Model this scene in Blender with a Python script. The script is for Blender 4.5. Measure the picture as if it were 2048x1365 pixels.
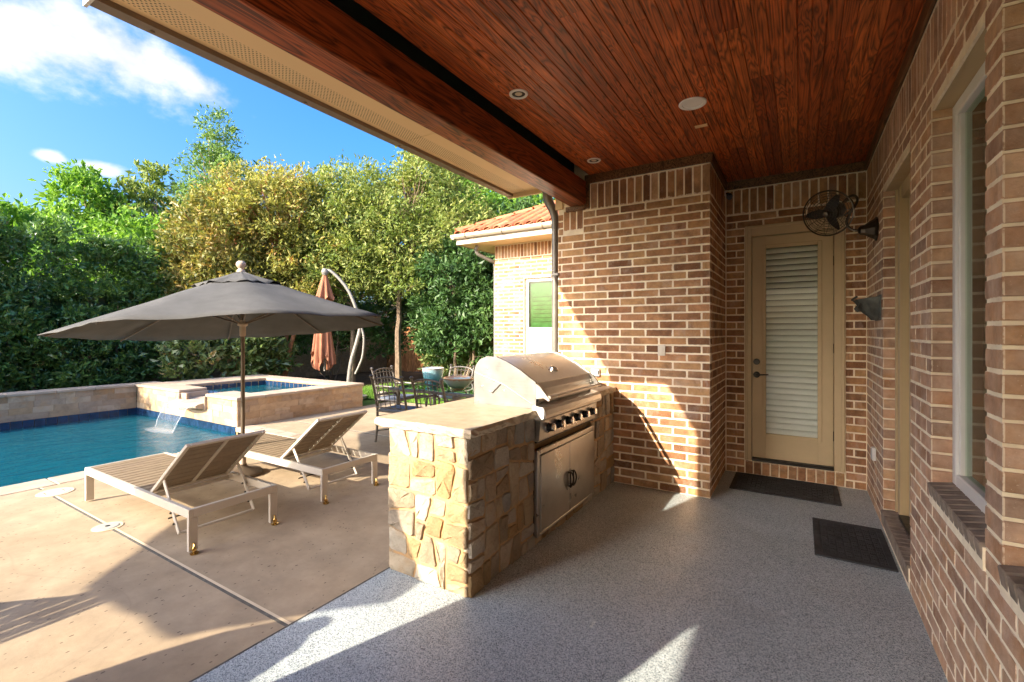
import bpy, bmesh, math, random
import numpy as np
from mathutils import Vector, Matrix

for _o in list(bpy.data.objects): bpy.data.objects.remove(_o, do_unlink=True)
random.seed(7); RNG = np.random.default_rng(7)
SC = bpy.context.scene; COL = SC.collection
R = math.radians

# ------------------------------------------------------------------ camera
F_PX, CX, HY, CAM_H = 934.0, 1024.0, 664.0, 1.572
TH = math.atan((1600 - CX) / F_PX); ST, CT = math.sin(TH), math.cos(TH)
cd = bpy.data.cameras.new('camera'); cam = bpy.data.objects.new('camera', cd); COL.objects.link(cam)
cam.location = (0, 0, CAM_H); cam.rotation_euler = (R(90), 0, TH)
cd.sensor_width = 36.0; cd.lens = F_PX / 2048 * 36.0
cd.shift_y = -(682.5 - HY) / 2048; cd.clip_start = 0.02; cd.clip_end = 2000
SC.camera = cam

# ------------------------------------------------------------------ sky, sun, exposure
SUN_AZ, SUN_EL = R(18.5), R(27.5)          # light travels towards (+sin az, +cos az)
wd = bpy.data.worlds.new('World'); SC.world = wd; wd.use_nodes = True
def build_world():
    nt = wd.node_tree; nt.nodes.clear(); N = nt.nodes.new; L = nt.links.new
    out = N('ShaderNodeOutputWorld'); bg = N('ShaderNodeBackground'); bg.inputs[1].default_value = 0.076
    sky = N('ShaderNodeTexSky'); sky.sky_type = 'NISHITA'; sky.sun_disc = False
    sky.sun_elevation = SUN_EL; sky.sun_rotation = SUN_AZ + math.pi
    sky.altitude = 200; sky.air_density = 1.0; sky.dust_density = 7.0; sky.ozone_density = 5.0
    tc = N('ShaderNodeTexCoord'); sep = N('ShaderNodeSeparateXYZ'); L(tc.outputs['Generated'], sep.inputs[0])
    def M(op, a, b=None, c=None):
        n = N('ShaderNodeMath'); n.operation = op
        for i, v in enumerate((a, b, c)):
            if v is None: continue
            if isinstance(v, (int, float)): n.inputs[i].default_value = v
            else: L(v, n.inputs[i])
        return n.outputs[0]
    az = M('ARCTAN2', sep.outputs[0], sep.outputs[1]); el = M('ARCSINE', sep.outputs[2])
    cmb = N('ShaderNodeCombineXYZ'); L(az, cmb.inputs[0]); L(M('MULTIPLY', el, 1.5), cmb.inputs[1])
    def noise(scale, detail, rough, off):
        n = N('ShaderNodeTexNoise'); n.inputs['Scale'].default_value = scale; n.inputs['Detail'].default_value = detail
        n.inputs['Roughness'].default_value = rough
        v = N('ShaderNodeVectorMath'); v.operation = 'ADD'; L(cmb.outputs[0], v.inputs[0]); v.inputs[1].default_value = off
        L(v.outputs[0], n.inputs['Vector']); return n.outputs[0]
    nz = noise(7.0, 8, .58, (3, 1, 2)); nf = noise(30.0, 5, .6, (9, 4, 0))
    def pix(x, y):
        return -TH + math.atan((x - CX) / F_PX), math.atan((HY - y) / math.hypot(F_PX, x - CX))
    def blob(x, y, rx, ry, rot):
        a0, e0 = pix(x, y)
        da = M('SUBTRACT', az, a0); de = M('SUBTRACT', el, e0)
        c, s = math.cos(rot), math.sin(rot)
        u = M('DIVIDE', M('ADD', M('MULTIPLY', da, c), M('MULTIPLY', de, s)), rx)
        v = M('DIVIDE', M('SUBTRACT', M('MULTIPLY', de, c), M('MULTIPLY', da, s)), ry)
        return M('SUBTRACT', 1.0, M('SQRT', M('ADD', M('MULTIPLY', u, u), M('MULTIPLY', v, v))))
    m = None
    for b in [(70, 62, .14, .05, -.15), (215, 92, .15, .052, -.3), (345, 140, .12, .036, -.35), (-160, 30, .2, .06, 0),
              (100, 313, .019, .010, 0), (205, 338, .034, .012, 0)]:
        v = blob(*b); m = v if m is None else M('MAXIMUM', m, v)
    # scattered fair-weather cloud over the rest of the sky
    gen = M('MULTIPLY', M('SUBTRACT', noise(2.6, 3, .5, (5.3, 2.2, 7)), .60), 2.2)
    amr = N('ShaderNodeMapRange'); amr.interpolation_type = 'SMOOTHSTEP'; L(M('ABSOLUTE', M('ADD', az, TH + .1)), amr.inputs[0]); amr.inputs[1].default_value = .85; amr.inputs[2].default_value = 1.5; away = amr.outputs[0]
    gen = M('SUBTRACT', M('MULTIPLY', M('ADD', gen, 1.0), away), 1.0)
    m = M('MAXIMUM', m, gen)
    m = M('ADD', m, M('MULTIPLY', M('SUBTRACT', nz, .5), 2.3)); m = M('ADD', m, M('MULTIPLY', M('SUBTRACT', nf, .5), .55))
    mr = N('ShaderNodeMapRange'); mr.interpolation_type = 'SMOOTHSTEP'; L(m, mr.inputs[0])
    mr.inputs[1].default_value = -.05; mr.inputs[2].default_value = .75
    mx = N('ShaderNodeMix'); mx.data_type = 'RGBA'; L(M('MULTIPLY', mr.outputs[0], .93), mx.inputs[0])
    hs = N('ShaderNodeHueSaturation'); hs.inputs['Saturation'].default_value = 1.32; hs.inputs['Value'].default_value = 1.0; hs.inputs['Hue'].default_value = .5
    L(sky.outputs[0], hs.inputs['Color'])
    L(hs.outputs[0], mx.inputs[6]); cr = N('ShaderNodeMapRange'); L(nz, cr.inputs[0]); cr.inputs[1].default_value = .35; cr.inputs[2].default_value = .65; cr.inputs[3].default_value = 1.8; cr.inputs[4].default_value = 2.6
    cc = N('ShaderNodeCombineColor'); L(M('MULTIPLY', cr.outputs[0], .97), cc.inputs[0]); L(M('MULTIPLY', cr.outputs[0], .99), cc.inputs[1]); L(M('MULTIPLY', cr.outputs[0], 1.06), cc.inputs[2]); L(cc.outputs[0], mx.inputs[7])
    L(mx.outputs[2], bg.inputs[0]); L(bg.outputs[0], out.inputs[0])
build_world()
sl = bpy.data.lights.new('sun', 'SUN'); sl.energy = 2.0; sl.angle = R(.55); sl.color = (1.0, .875, .69)
sun = bpy.data.objects.new('sun', sl); COL.objects.link(sun); sun.location = (-8, -20, 14)
sun.rotation_euler = Vector((math.sin(SUN_AZ) * math.cos(SUN_EL), math.cos(SUN_AZ) * math.cos(SUN_EL), -math.sin(SUN_EL))).to_track_quat('-Z', 'Y').to_euler()
vs = SC.view_settings; vs.view_transform = 'Standard'; vs.look = 'None'; vs.gamma = 1; vs.use_curve_mapping = False
vs.exposure = 2.78
SC.render.engine = 'CYCLES'; SC.cycles.max_bounces = 16; SC.cycles.diffuse_bounces = 10; SC.cycles.transparent_max_bounces = 16; SC.cycles.caustics_reflective = False; SC.cycles.caustics_refractive = False

# ------------------------------------------------------------------ material helpers
class NM:
    def __init__(s, name):
        s.m = bpy.data.materials.new(name); s.m.use_nodes = True; s.nt = s.m.node_tree
        s.b = s.nt.nodes['Principled BSDF']; s.out = s.nt.nodes['Material Output']; s._co = None
    def n(s, t, **k):
        n = s.nt.nodes.new(t)
        for a, v in k.items(): setattr(n, a, v)
        return n
    def l(s, a, b): s.nt.links.new(a, b)
    def coord(s, rnd=True, scale=(1, 1, 1), kind='Object'):
        tc = s.n('ShaderNodeTexCoord'); mp = s.n('ShaderNodeMapping'); mp.inputs['Scale'].default_value = scale
        s.l(tc.outputs[kind], mp.inputs['Vector'])
        if rnd:
            oi = s.n('ShaderNodeObjectInfo'); mu = s.n('ShaderNodeVectorMath', operation='SCALE')
            mu.inputs[0].default_value = (37.1, 91.7, 53.3); s.l(oi.outputs['Random'], mu.inputs['Scale'])
            s.l(mu.outputs[0], mp.inputs['Location'])
        return mp.outputs[0]
    def noise(s, vec, scale, detail=4, rough=.55, dist=0):
        n = s.n('ShaderNodeTexNoise'); s.l(vec, n.inputs['Vector'])
        for k, v in (('Scale', scale), ('Detail', detail), ('Roughness', rough), ('Distortion', dist)): n.inputs[k].default_value = v
        return n.outputs[0]
    def ramp(s, fac, stops, interp='LINEAR'):
        r = s.n('ShaderNodeValToRGB'); e = r.color_ramp.elements; r.color_ramp.interpolation = interp
        while len(e) < len(stops): e.new(.5)
        for q, (p, c) in zip(e, stops):
            q.position = p; q.color = (c, c, c, 1) if isinstance(c, (int, float)) else (*c, 1)
        s.l(fac, r.inputs[0]); return r.outputs[0]
    def mix(s, fac, a, b, mode='MIX'):
        m = s.n('ShaderNodeMix', data_type='RGBA', blend_type=mode)
        for v, i in ((fac, 0), (a, 6), (b, 7)):
            if isinstance(v, (int, float)): m.inputs[i].default_value = v if i == 0 else (v, v, v, 1)
            elif isinstance(v, tuple): m.inputs[i].default_value = (*v, 1)
            else: s.l(v, m.inputs[i])
        return m.outputs[2]
    def math(s, op, a, b=None):
        n = s.n('ShaderNodeMath', operation=op)
        for i, v in enumerate((a, b)):
            if v is None: continue
            if isinstance(v, (int, float)): n.inputs[i].default_value = v
            else: s.l(v, n.inputs[i])
        return n.outputs[0]
    def bump(s, h, strength=.3, dist=.01):
        b = s.n('ShaderNodeBump'); b.inputs['Strength'].default_value = strength; b.inputs['Distance'].default_value = dist
        s.l(h, b.inputs['Height']); s.l(b.outputs[0], s.b.inputs['Normal'])
    def set(s, **k):
        names = dict(base='Base Color', rough='Roughness', metal='Metallic', spec='Specular IOR Level', trans='Transmission Weight',
                     ior='IOR', coat='Coat Weight', alpha='Alpha', sheen='Sheen Weight', emit='Emission Color', emits='Emission Strength')
        for a, v in k.items():
            i = s.b.inputs[names[a]]
            if isinstance(v, tuple): i.default_value = (*v, 1)
            elif isinstance(v, (int, float)): i.default_value = v
            else: s.l(v, i)
        return s

MAT = {}
def plain(name, col, rough=.6, var=.18, scale=6, bump=0, bscale=40, metal=0, spec=.4, rnd=True, **k):
    """colour with soft mottling, slight wear in the gloss and fine relief"""
    a = NM(name); co = a.coord(rnd); nz = a.noise(co, scale, 5, .6)
    lo = tuple(c * (1 - var) for c in col); hi = tuple(min(1, c * (1 + var)) for c in col)
    a.set(base=a.ramp(nz, [(.3, lo), (.7, hi)]), metal=metal, spec=spec)
    a.set(rough=a.ramp(a.noise(co, scale * 3, 4), [(.3, max(0, rough - .08)), (.7, min(1, rough + .08))]))
    if bump: a.bump(a.noise(co, bscale, 5), bump, .004)
    if k: a.set(**k)
    MAT[name] = a.m; return a

def brick_mat(name, attr, lime=0.):
    a = NM(name); co = a.coord(not attr)
    if attr: rv = a.n('ShaderNodeAttribute', attribute_name='rnd').outputs['Fac']
    else: rv = a.n('ShaderNodeObjectInfo').outputs['Random']
    base = a.ramp(rv, [(0, (.20, .094, .046)), (.12, (.33, .158, .074)), (.26, (.50, .265, .12)), (.4, (.40, .19, .092)), (.52, (.55, .315, .145)), (.64, (.29, .14, .074)),
                       (.76, (.53, .265, .13)), (.9, (.58, .345, .18)), (1, (.28, .135, .07))])
    n1 = a.noise(co, 9, 6, .65); base = a.mix(.85, base, a.ramp(n1, [(.25, .5), (.55, 1.0), (.8, 1.4)]), 'MULTIPLY')
    n2 = a.noise(co, 5, 4, .6); dark = a.ramp(n2, [(.52, 0), (.66, 1)])
    base = a.mix(a.math('MULTIPLY', dark, .5), base, (.12, .06, .04))
    # wash of lime bloom and gritty pale specks
    bl = a.ramp(a.noise(co, 3.2, 6, .7), [(.54, 0), (.75, .5)]); base = a.mix(bl, base, (.62, .50, .42))
    sp = a.ramp(a.noise(co, 150, 2, .5), [(.68, 0), (.74, 1)]); base = a.mix(a.math('MULTIPLY', sp, .6), base, (.72, .56, .4))
    if lime: base = a.mix(a.ramp(a.noise(co, 4.2, 6, .7), [(.35, .05), (.7, lime)]), base, (.84, .62, .47))
    if not attr:
        tg = a.n('ShaderNodeTexCoord'); sg = a.n('ShaderNodeSeparateXYZ'); a.l(tg.outputs['Generated'], sg.inputs[0])
        ex = a.math('ABSOLUTE', a.math('SUBTRACT', sg.outputs[0], .5)); ez = a.math('ABSOLUTE', a.math('SUBTRACT', sg.outputs[2], .5))
        e = a.math('MAXIMUM', a.ramp(ex, [(.44, 0), (.5, 1)]), a.ramp(ez, [(.36, 0), (.5, 1)]))
        sm = a.ramp(a.math('ADD', e, a.math('MULTIPLY', a.math('SUBTRACT', a.noise(co, 28, 4, .6), .5), 1.5)), [(.62, 0), (.85, 1)])
        front = a.math('LESS_THAN', sg.outputs[1], .06); base = a.mix(a.math('MULTIPLY', a.math('MULTIPLY', sm, .8), front), base, (.84, .69, .51))
    pits = a.noise(co, 60, 5, .7)
    a.set(base=base, rough=.85, spec=.25); a.bump(a.math('ADD', pits, a.math('MULTIPLY', a.noise(co, 14, 4, .6), 1.5)), .7, .006); MAT[name] = a.m
brick_mat('brick', False); brick_mat('brick_joined', True); brick_mat('brick_limed', False, .5); brick_mat('brick_limed_joined', True, .5)
plain('mortar', (.92, .77, .58), .92, .16, 9, .7, 55, spec=.2, rnd=False)
plain('sill_brick', (.25, .195, .15), .9, .35, 10, .6, 50, spec=.2)

def epoxy():
    a = NM('epoxy_flake'); co = a.coord(False)
    v = a.n('ShaderNodeTexVoronoi', feature='F1'); a.l(co, v.inputs['Vector']); v.inputs['Scale'].default_value = 235; v.inputs['Randomness'].default_value = 1
    sp = a.n('ShaderNodeSeparateColor'); a.l(v.outputs['Color'], sp.inputs[0])
    c = a.ramp(sp.outputs[0], [(0, (.13, .15, .165)), (.13, (.27, .315, .335)), (.34, (.385, .44, .465)), (.6, (.48, .535, .555)), (.84, (.60, .645, .65))], 'CONSTANT')
    big = a.noise(co, 1.1, 4); c = a.mix(1.0, c, a.ramp(big, [(.3, .84), (.7, 1.06)]), 'MULTIPLY')
    st = a.ramp(a.noise(co, 2.3, 4, .65), [(.58, 0), (.74, 1)]); c = a.mix(a.math('MULTIPLY', st, .25), c, (.20, .17, .14)); sc_ = a.ramp(a.noise(a.coord(False, (1, 5, 1)), 3.1, 5, .7), [(.6, 0), (.75, 1)]); c = a.mix(a.math('MULTIPLY', sc_, .12), c, (.75, .74, .72))
    a.set(base=c, rough=a.ramp(a.noise(co, 3, 4), [(.3, .30), (.7, .56)]), spec=.4, coat=.05); a.bump(v.outputs['Distance'], .25, .003); MAT['epoxy'] = a.m
epoxy()
def deck():
    a = NM('deck_concrete'); co = a.coord(False)
    n1 = a.noise(co, 1.1, 6, .62, .4); c = a.ramp(n1, [(.25, (.295, .218, .138)), (.5, (.37, .284, .188)), (.75, (.43, .34, .235))])
    n2 = a.noise(co, 4.5, 6, .7); c = a.mix(.75, c, a.ramp(n2, [(.3, .72), (.7, 1.15)]), 'MULTIPLY'); wm = a.ramp(a.noise(co, .8, 6, .7, 1.0), [(.55, 0), (.7, 1)]); c = a.mix(a.math('MULTIPLY', wm, .2), c, (.27, .20, .13))
    hc = a.ramp(a.noise(co, .4, 2, .5, 1.2), [(.499, 0), (.5, 1), (.501, 0)]); c = a.mix(a.math('MULTIPLY', hc, .16), c, (.17, .12, .08))
    # rock-salt pocks
    cs = a.coord(False, (1, .6, 1)); v = a.n('ShaderNodeTexVoronoi', feature='F1'); a.l(cs, v.inputs['Vector']); v.inputs['Scale'].default_value = 34
    sp = a.n('ShaderNodeSeparateColor'); a.l(v.outputs['Color'], sp.inputs[0])
    th = a.ramp(sp.outputs[0], [(.2, 0.0), (.24, .05), (.8, .13), (1, .21)]); hole = a.math('LESS_THAN', v.outputs['Distance'], th)
    c = a.mix(a.math('MULTIPLY', hole, .8), c, (.10, .068, .045))
    a.set(base=c, rough=.8, spec=.3)
    h = a.math('SUBTRACT', a.math('MULTIPLY', a.noise(co, 70, 4), .25), hole); a.bump(h, .5, .006); MAT['deck'] = a.m
deck()
def stone(name, stops, rough=.8, bscale=22, bstr=.7, sc=5, gain=1., crack=True):
    stops = [(p, tuple(x * gain for x in c)) for p, c in stops]
    a = NM(name); co = a.coord(True); rv = a.n('ShaderNodeObjectInfo').outputs['Random']
    c = a.ramp(rv, stops); n1 = a.noise(co, sc, 7, .68, .6); c = a.mix(.8, c, a.ramp(n1, [(.25, .58), (.5, 1), (.78, 1.25)]), 'MULTIPLY')
    rust = a.ramp(a.noise(co, sc * .6, 4), [(.55, 0), (.72, 1)]); c = a.mix(a.math('MULTIPLY', rust, .45), c, (.50, .26, .085))
    if crack:
        mk = a.ramp(a.noise(a.coord(True, (1, 1, 2.2)), 9, 3, .5, 1.2), [(.485, 0), (.5, 1), (.515, 0)]); c = a.mix(a.math('MULTIPLY', mk, .25), c, (.17, .10, .05))
    a.set(base=c, rough=rough, spec=.25); a.bump(a.noise(co, bscale, 7, .7), bstr, .012); MAT[name] = a.m
stone('counter_stone', [(0, (.42, .29, .155)), (.15, (.55, .46, .34)), (.3, (.38, .235, .11)), (.42, (.36, .33, .28)), (.55, (.58, .51, .40)), (.7, (.45, .30, .14)), (.82, (.33, .25, .165)), (1, (.54, .47, .37))], bstr=1.5, gain=.84)
stone('pool_stone', [(0, (.34, .225, .13)), (.3, (.45, .325, .205)), (.5, (.37, .275, .195)), (.7, (.50, .385, .265)), (1, (.42, .275, .145))], sc=7, bscale=30, crack=False)
plain('stone_mortar', (.47, .30, .15), .92, .14, 16, .6, 60, spec=.2, rnd=False)
plain('coping', (.42, .33, .25), .75, .16, 5, .35, 35, spec=.3)
plain('travertine', (.42, .325, .21), .55, .16, 7, .18, 60, spec=.4)
plain('rough_edge', (.52, .43, .31), .85, .22, 18, 1.0, 30, spec=.2)
def steel(name, col, rough, sx=(1, 60, 60)):
    a = NM(name); co = a.coord(True, sx); g = a.noise(co, 6, 4, .6)
    c2 = a.coord(True); st = a.noise(c2, 4, 5, .65)
    a.set(base=a.mix(.6, a.ramp(st, [(.3, tuple(x * .72 for x in col)), (.7, col)]), a.ramp(g, [(.3, .85), (.7, 1.1)]), 'MULTIPLY'), metal=1.0,
          rough=a.ramp(st, [(.3, rough - .06), (.7, rough + .12)])); a.bump(g, .06, .002); MAT[name] = a.m
steel('steel', (.55, .525, .49), .30); steel('steel_satin', (.29, .28, .265), .44); steel('steel_dark', (.30, .28, .25), .35)
plain('black_plastic', (.02, .02, .021), .4, .2, 10)
plain('knob_chrome', (.75, .73, .70), .14, .05, 8, metal=1)
plain('rubber_mat', (.042, .043, .045), .7, .4, 8, .6, 90, spec=.35)
plain('door_paint', (.58, .45, .27), .48, .06, 3, .05, 80, spec=.4)
plain('casing_paint', (.50, .37, .20), .45, .06, 3, .04, 80, spec=.4)
plain('white_vinyl', (.74, .71, .66), .38, .06, 4)
plain('blind_white', (.86, .85, .82), .5, .04, 5)
plain('dark_metal', (.035, .030, .026), .38, .25, 12, metal=.7)
plain('fan_bronze', (.075, .058, .042), .40, .25, 12, metal=.75)
plain('verdigris', (.105, .105, .09), .55, .4, 14, .4, 40, metal=.4)
plain('interior_dark', (.035, .05, .04), .9, .2, 3)  # near-black colour stands in for unlit space
plain('curtain_and_reflection', (.085, .20, .075), .9, .3, 6)  # curtain green, also painted as the tree reflection in the wing window
def glass(name, tint, refl=.35, ior=1.5):
    a = NM(name); g = a.n('ShaderNodeBsdfGlossy'); g.inputs['Roughness'].default_value = .01; g.inputs['Color'].default_value = (.95, .97, .95, 1)
    t = a.n('ShaderNodeBsdfTransparent'); t.inputs['Color'].default_value = (*tint, 1)
    fr = a.n('ShaderNodeFresnel'); fr.inputs['IOR'].default_value = ior
    gb = a.n('ShaderNodeNewGeometry'); k = a.math('MULTIPLY', a.math('ADD', fr.outputs[0], refl), a.math('SUBTRACT', 1.0, gb.outputs['Backfacing']))
    k = a.math('MINIMUM', k, 1.0); m = a.n('ShaderNodeMixShader'); a.l(k, m.inputs[0]); a.l(t.outputs[0], m.inputs[1]); a.l(g.outputs[0], m.inputs[2])
    a.l(m.outputs[0], a.out.inputs[0]); MAT[name] = a.m
glass('pane_glass', (.70, .82, .70), .03); glass('door_glass', (.93, .95, .93), .0, 1.22); glass('table_glass', (.60, .78, .70), .10)
def wood(name, stops, gs=1.0, rough=.42, axis=1):
    a = NM(name); sc = [9 * gs, 9 * gs, 9 * gs]; sc[axis] = .75 * gs; co = a.coord(True, tuple(sc))
    rv = a.n('ShaderNodeObjectInfo').outputs['Random']
    n0 = a.noise(co, 1.2, 3, .5, .7)
    w = a.math('FRACT', a.math('MULTIPLY', n0, 13.0)); w = a.math('ABSOLUTE', a.math('SUBTRACT', w, .5))
    ring = a.ramp(w, [(.0, .20), (.12, .6), (.28, 1.0), (.5, 1.35)])
    sc2 = [120, 120, 120]; sc2[axis] = 3; fine = a.noise(a.coord(True, tuple(sc2)), 1, 3)
    c = a.ramp(rv, stops); c = a.mix(.92, c, ring, 'MULTIPLY'); c = a.mix(.8, c, a.ramp(fine, [(.3, .6), (.7, 1.3)]), 'MULTIPLY')
    c = a.mix(.7, c, a.ramp(a.noise(a.coord(True), 2.1, 4), [(.3, .68), (.7, 1.25)]), 'MULTIPLY')
    a.set(base=c, rough=rough, spec=.35, coat=.04); a.bump(fine, .12, .003); MAT[name] = a.m
wood('ceiling_wood', [(0, (.30, .058, .013)), (.2, (.40, .084, .018)), (.45, (.46, .104, .023)), (.65, (.35, .07, .015)), (.85, (.49, .12, .028)), (1, (.40, .09, .021))])
wood('beam_wood', [(0, (.29, .066, .016)), (1, (.30, .07, .018))], .7)
wood('trim_wood', [(0, (.15, .07, .028)), (1, (.19, .085, .032))], .8)
wood('fence_wood', [(0, (.30, .13, .05)), (.5, (.40, .19, .075)), (1, (.34, .16, .07))], .8, .85, axis=2)
plain('cream_paint', (.72, .53, .29), .55, .04, 3, .03, 60)
def soffit():
    a = NM('soffit_perforated'); tc = a.n('ShaderNodeTexCoord'); sep = a.n('ShaderNodeSeparateXYZ'); a.l(tc.outputs['Object'], sep.inputs[0])
    p = .0185
    row = a.math('FLOOR', a.math('DIVIDE', sep.outputs[0], p)); odd = a.math('MULTIPLY', a.math('PINGPONG', row, 1.0), .5)
    fx = a.math('SUBTRACT', a.math('FRACT', a.math('DIVIDE', sep.outputs[0], p)), .5)
    fy = a.math('SUBTRACT', a.math('FRACT', a.math('ADD', a.math('DIVIDE', sep.outputs[1], p * 1.25), odd)), .5)
    d = a.math('SQRT', a.math('ADD', a.math('MULTIPLY', fx, fx), a.math('MULTIPLY', fy, fy)))
    hole = a.math('LESS_THAN', d, .24)
    band = a.math('MULTIPLY', a.math('GREATER_THAN', sep.outputs[0], -1.935), a.math('LESS_THAN', sep.outputs[0], -1.785))
    k = a.math('MULTIPLY', hole, band)
    a.set(base=a.mix(k, (.78, .57, .31), (.07, .05, .025)), rough=.55); MAT['soffit'] = a.m
soffit()
plain('gutter_metal', (.22, .165, .115), .5, .12, 5, metal=.2)
plain('gutter_tan', (.40, .34, .26), .45, .1, 5, metal=.2)
plain('downpipe', (.21, .19, .165), .42, .12, 5, metal=.35)
plain('light_white', (.80, .77, .72), .45, .04, 5); plain('lamp_lens', (.62, .52, .38), .35, .08, 8)
# pool
plain('pool_plaster', (.07, .44, .53), .7, .12, 2, rnd=False)
a = plain('pool_tile', (.014, .038, .088), .16, .45, 6, spec=.6)
def water():
    a = NM('pool_water'); co = a.coord(False, (1, .55, 1)); n1 = a.noise(co, 4.2, 4, .6, .8); n2 = a.noise(co, 17, 3, .5, .4)
    bp = a.n('ShaderNodeBump'); bp.inputs['Strength'].default_value = .6; bp.inputs['Distance'].default_value = .05
    a.l(a.math('ADD', n1, a.math('MULTIPLY', n2, .35)), bp.inputs['Height'])
    g = a.n('ShaderNodeBsdfGlossy'); g.inputs['Roughness'].default_value = .03; a.l(bp.outputs[0], g.inputs['Normal'])
    t = a.n('ShaderNodeBsdfTransparent'); t.inputs['Color'].default_value = (.30, .70, .78, 1)
    df = a.n('ShaderNodeBsdfDiffuse'); df.inputs['Color'].default_value = (.008, .205, .29, 1)
    m0 = a.n('ShaderNodeMixShader'); m0.inputs[0].default_value = .38; a.l(t.outputs[0], m0.inputs[1]); a.l(df.outputs[0], m0.inputs[2])
    fr = a.n('ShaderNodeFresnel'); fr.inputs['IOR'].default_value = 1.33; a.l(bp.outputs[0], fr.inputs['Normal'])
    m = a.n('ShaderNodeMixShader'); a.l(fr.outputs[0], m.inputs[0]); a.l(m0.outputs[0], m.inputs[1]); a.l(g.outputs[0], m.inputs[2])
    a.l(m.outputs[0], a.out.inputs[0]); MAT['water'] = a.m
water()
def fallwater(name, op):
    a = NM(name); co = a.coord(False, (30, 30, 3)); n = a.noise(co, 2, 4, .6)
    t = a.n('ShaderNodeBsdfTransparent'); b = a.b; a.set(base=(.85, .9, .93), rough=.15, spec=.6)
    m = a.n('ShaderNodeMixShader'); a.l(a.math('MULTIPLY', a.ramp(n, [(.35, .25), (.7, 1)]), op), m.inputs[0]); a.l(t.outputs[0], m.inputs[1]); a.l(b.outputs[0], m.inputs[2])
    a.l(m.outputs[0], a.out.inputs[0]); MAT[name] = a.m
fallwater('water_sheet', .11); fallwater('water_rope', .5); fallwater('foam', .3)
# furniture
plain('lounger_alu', (.58, .53, .455), .38, .05, 4, metal=.15)
plain('lounger_slat', (.235, .178, .118), .62, .14, 8, .2, 60)
plain('brass', (.62, .42, .14), .25, .12, 10, metal=1)
plain('canopy_grey', (.088, .086, .082), .92, .16, 3.5, .25, 220, spec=.15)
plain('canopy_terracotta', (.30, .13, .075), .9, .22, 4, .25, 200, spec=.15)
plain('pole_bronze', (.115, .085, .058), .42, .15, 8, metal=.3)
plain('finial_resin', (.42, .33, .25), .6, .12, 8)
plain('arm_grey', (.23, .215, .19), .5, .12, 6, metal=.2)
plain('cast_alu', (.105, .095, .085), .45, .3, 16, .25, 50, metal=.35)
plain('seat_sling', (.10, .12, .16), .8, .15, 10)
def ceramic(name, stops, z0, z1):
    a = NM(name); tc = a.n('ShaderNodeTexCoord'); sep = a.n('ShaderNodeSeparateXYZ'); a.l(tc.outputs['Object'], sep.inputs[0])
    t = a.math('DIVIDE', a.math('SUBTRACT', sep.outputs[2], z0), z1 - z0)
    t = a.math('ADD', t, a.math('MULTIPLY', a.math('SUBTRACT', a.noise(a.coord(False, (9, 9, 3)), 1, 5, .6), .5), .7))
    a.set(base=a.ramp(t, stops), rough=.18, spec=.6, coat=.4); MAT[name] = a.m
ceramic('pot_glaze', [(0, (.03, .13, .17)), (.35, (.03, .18, .21)), (.6, (.12, .36, .44)), (.9, (.30, .47, .54)), (1, (.40, .38, .35))], .0, .28)
ceramic('bowl_glaze', [(0, (.36, .18, .08)), (.25, (.08, .17, .13)), (.5, (.26, .40, .35)), (.9, (.38, .46, .41)), (1, (.36, .22, .12))], .0, .16)
# nature
def leaf_mat(name, stops, rough=.5, trans=.35, spec=.35):
    a = NM(name); rv = a.n('ShaderNodeAttribute', attribute_name='rnd').outputs['Fac']
    c = a.ramp(rv, stops); a.set(base=c, rough=rough, spec=spec)
    tr = a.n('ShaderNodeBsdfTranslucent'); a.l(a.mix(1.0, c, (1.25, 1.25, .7), 'MULTIPLY'), tr.inputs['Color'])
    m = a.n('ShaderNodeMixShader'); m.inputs[0].default_value = trans; a.l(a.b.outputs[0], m.inputs[1]); a.l(tr.outputs[0], m.inputs[2])
    a.l(m.outputs[0], a.out.inputs[0]); MAT[name] = a.m
leaf_mat('leaf_hedge', [(0, (.045, .10, .028)), (.5, (.095, .19, .05)), (.85, (.18, .31, .07)), (1, (.30, .42, .11))], .30, .28, .6)
leaf_mat('leaf_bright', [(0, (0.098, 0.210, 0.028)), (.5, (0.175, 0.336, 0.049)), (1, (0.336, 0.504, 0.084))], .5, .4)
leaf_mat('leaf_olive', [(0, (0.119, 0.168, 0.039)), (.5, (0.210, 0.280, 0.070)), (1, (0.378, 0.420, 0.119))], .5, .4)
leaf_mat('leaf_feather', [(0, (0.084, 0.154, 0.039)), (.5, (0.154, 0.259, 0.070)), (1, (0.280, 0.392, 0.119))], .5, .4)
leaf_mat('leaf_autumn', [(0, (.13, .15, .035)), (.3, (.24, .26, .06)), (.6, (.38, .37, .10)), (.78, (.48, .42, .14)), (.9, (.40, .24, .075)), (1, (.34, .145, .05))], .55, .38)
leaf_mat('leaf_yellowgreen', [(0, (.095, .15, .035)), (.4, (.20, .27, .065)), (.7, (.33, .37, .11)), (.92, (.50, .50, .18)), (1, (.40, .28, .10))], .55, .38)
leaf_mat('leaf_bronze', [(0, (.11, .13, .035)), (.35, (.22, .23, .06)), (.6, (.34, .30, .09)), (.78, (.42, .27, .085)), (.9, (.46, .40, .15)), (1, (.33, .14, .05))], .45, .32)
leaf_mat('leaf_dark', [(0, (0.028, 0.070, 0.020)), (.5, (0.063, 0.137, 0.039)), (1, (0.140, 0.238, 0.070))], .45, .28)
leaf_mat('leaf_magnolia', [(0, (.09, .15, .045)), (.5, (.18, .25, .08)), (.8, (.30, .36, .14)), (.9, (.44, .28, .11)), (1, (.46, .20, .08))], .25, .25, .6)
leaf_mat('grass_blade', [(0, (0.098, 0.210, 0.028)), (.5, (0.182, 0.350, 0.049)), (1, (0.336, 0.504, 0.098))], .5, .4)
plain('bark', (.20, .145, .10), .9, .4, 12, 1.0, 30, spec=.15)
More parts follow.
